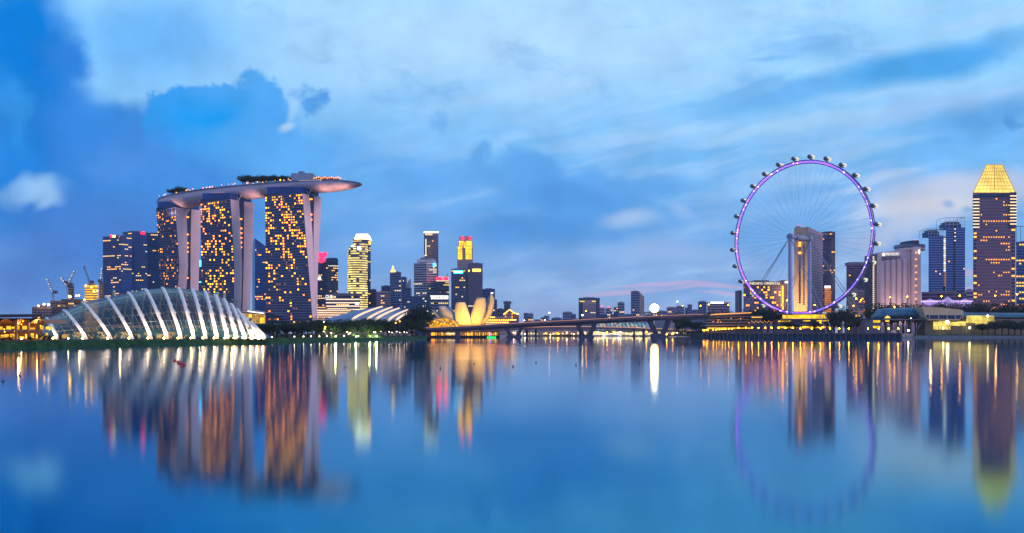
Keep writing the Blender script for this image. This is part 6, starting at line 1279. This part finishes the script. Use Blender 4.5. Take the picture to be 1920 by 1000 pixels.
ROAD = [(1092, 591, 1560, LAMPN, 2.2, 'big white lamp beside the framed tower behind the bridge'), (1099, 583, 1700, LAMPO, 1.1, 'amber lamp in front of the framed tower'), (1030, 586.5, 1500, em('pink_lamp', (1, .45, .28), 14, True), 2.1, 'pink lamp on a tall pale mast beyond the bridge'), (983, 601, 1500, LAMPN, 1.1, 'white lamp beyond the bridge, left of the pink mast'), (1022, 600, 1500, LAMPN, 1.3, 'white lamp just left of the pink mast beyond the bridge'),
        (1270, 565.5, 1600, LAMPN, 1.7, 'white lamp on a slim lattice mast right of the floodlight'), (1280, 573.5, 1600, LAMPO, .9, 'amber lamp right of the slim lattice mast'), (1313.5, 573.5, 1230, LAMPO, .9, 'amber street lamp right beside the bridge end palm'), (1329, 571, 1300, LAMPO, 1.0, 'amber street lamp before the wide block with the roof sign'), (1365.5, 572, 1250, LAMPO, .95, 'amber street lamp on the bridge approach right of the wide block'), (1381.5, 568, 1500, LAMPW, 1.1, 'pale street lamp left of the terrace hotel'), (1385.5, 572, 1500, LAMPW, .8, 'smaller pale street lamp left of the terrace hotel'),
        (1475.5, 563.5, 1300, LAMPO, .9, 'amber street lamp before the left column of the wheel'), (1527.5, 572, 1240, LAMPO, 1.0, 'amber street lamp right of the right wheel column'), (1605.5, 560, 1300, LAMPO, 1.5, 'amber street lamp before the low pale block, left one'), (1615, 562.5, 1320, LAMPO, 1.0, 'amber street lamp before the low pale block, right one'), (1600.5, 573.5, 1280, LAMPO, 1.0, 'low amber street lamp under the low pale block'), (1669, 557.5, 1185, LAMPO, 1.1, 'amber street lamp before the bays of the rosy hotel, left one'), (1701, 556.5, 1185, LAMPO, 1.2, 'amber street lamp before the bays of the rosy hotel, right one'), (1677, 575.5, 1120, LAMPO, 1.0, 'low amber lamp over the trees before the rosy hotel'),
        (1765.5, 556, 1190, LAMPO, 1.3, 'amber street lamp before the violet canopy, left one'), (1799.5, 554.5, 1190, LAMPO, 1.5, 'amber street lamp before the violet canopy, right one'), (1866, 554.5, 1190, LAMPO, 1.0, 'amber street lamp before the gold crowned tower'), (1907, 551.5, 1190, LAMPO, 1.3, 'amber street lamp at the right edge before the blue banded tower'), (1708, 597, 1060, LAMPN, .75, 'white lamp on the terrace left of the clubhouse box'), (1250, 627, 1040, LAMPO, .9, 'amber lamp at the footing of the right bridge pier'), (1261, 627, 1100, LAMPO, .8, 'amber lamp on the shore right of the right bridge pier'), (1289, 623.5, 1130, LAMPN, .9, 'white lamp on the shore under the bridge end')]
for px, py, Y, m_, r, lab in ROAD:
    z = Z(py, Y); zb = 0 if px == 1250 else (Z(586 - (px - 1560) * .0256, 1180) if px > 1660 and py < 560 else 2.2); lamp('street_lamp', lab, 'street lamp', (X(px, Y), Y, zb), max(1, z - zb - r * .5), r * .58, m_, 'street lamps', post=.32)

# ------------------------------------------------------------------ buoys and floats
for i, (px, py) in enumerate(((327.5, 677), (334.2, 680), (339.6, 682.4), (345.2, 685.4))):
    Y = CAMH * F / (py - HY); x = X(px, Y)
    T = Thing('red_buoy', 'round red buoy before the glass dome, %s from the left' % nth(i), 'buoy', (x, Y, 0), 'red buoys before the glass dome')
    MB().ball((x, Y, .1), .27, 12, 8).build('float', mat('red_buoy_paint', (.42, .01, .02), .4, var=.1) if i == 0 else bpy.data.materials['red_buoy_paint'], T, smooth=True); MB().tube([(x, Y, .34), (x, Y, .46)], .08, 6).build('ring_stub', DSTEEL, T)
FL = [(37, 705), (6, 716), (361, 697), (498, 693), (647, 690), (769, 666), (773, 685), (826, 692), (850, 664), (889, 683), (962, 688), (1005, 681), (1065, 650), (1080, 685), (1105, 645), (1116, 677), (1135, 659), (1199, 682), (1216, 675), (1311, 677), (1509, 674), (1772, 667)]
for i, (px, py) in enumerate(sorted(FL)):
    Y = CAMH * F / (py - HY); x = X(px, Y)
    T = Thing('float', 'small black float on the open water, %s from the left' % nth(i), 'float', (x, Y, 0), 'small black floats on the water')
    MB().ball((x, Y, .04), .16, 8, 6, (1, 1, .7)).build('body', DSTEEL, T, smooth=True); MB().tube([(x, Y, .16), (x, Y, .5)], .035, 5).build('pin', DSTEEL, T)

# ------------------------------------------------------------------ evening haze over the bay
hz = MB().box(-2600, 2600, -60, 3400, -1.0, 262).build('haze', bpy.data.materials.new('haze'), kind='stuff')
hm = hz.data.materials[0]; hm.use_nodes = True; ht = hm.node_tree; ht.nodes.clear()
hv = ht.nodes.new('ShaderNodeVolumePrincipled'); hv.inputs['Color'].default_value = (.80, .88, 1, 1); hv.inputs['Density'].default_value = HAZE
ht.links.new(hv.outputs[0], ht.nodes.new('ShaderNodeOutputMaterial').inputs['Volume'])
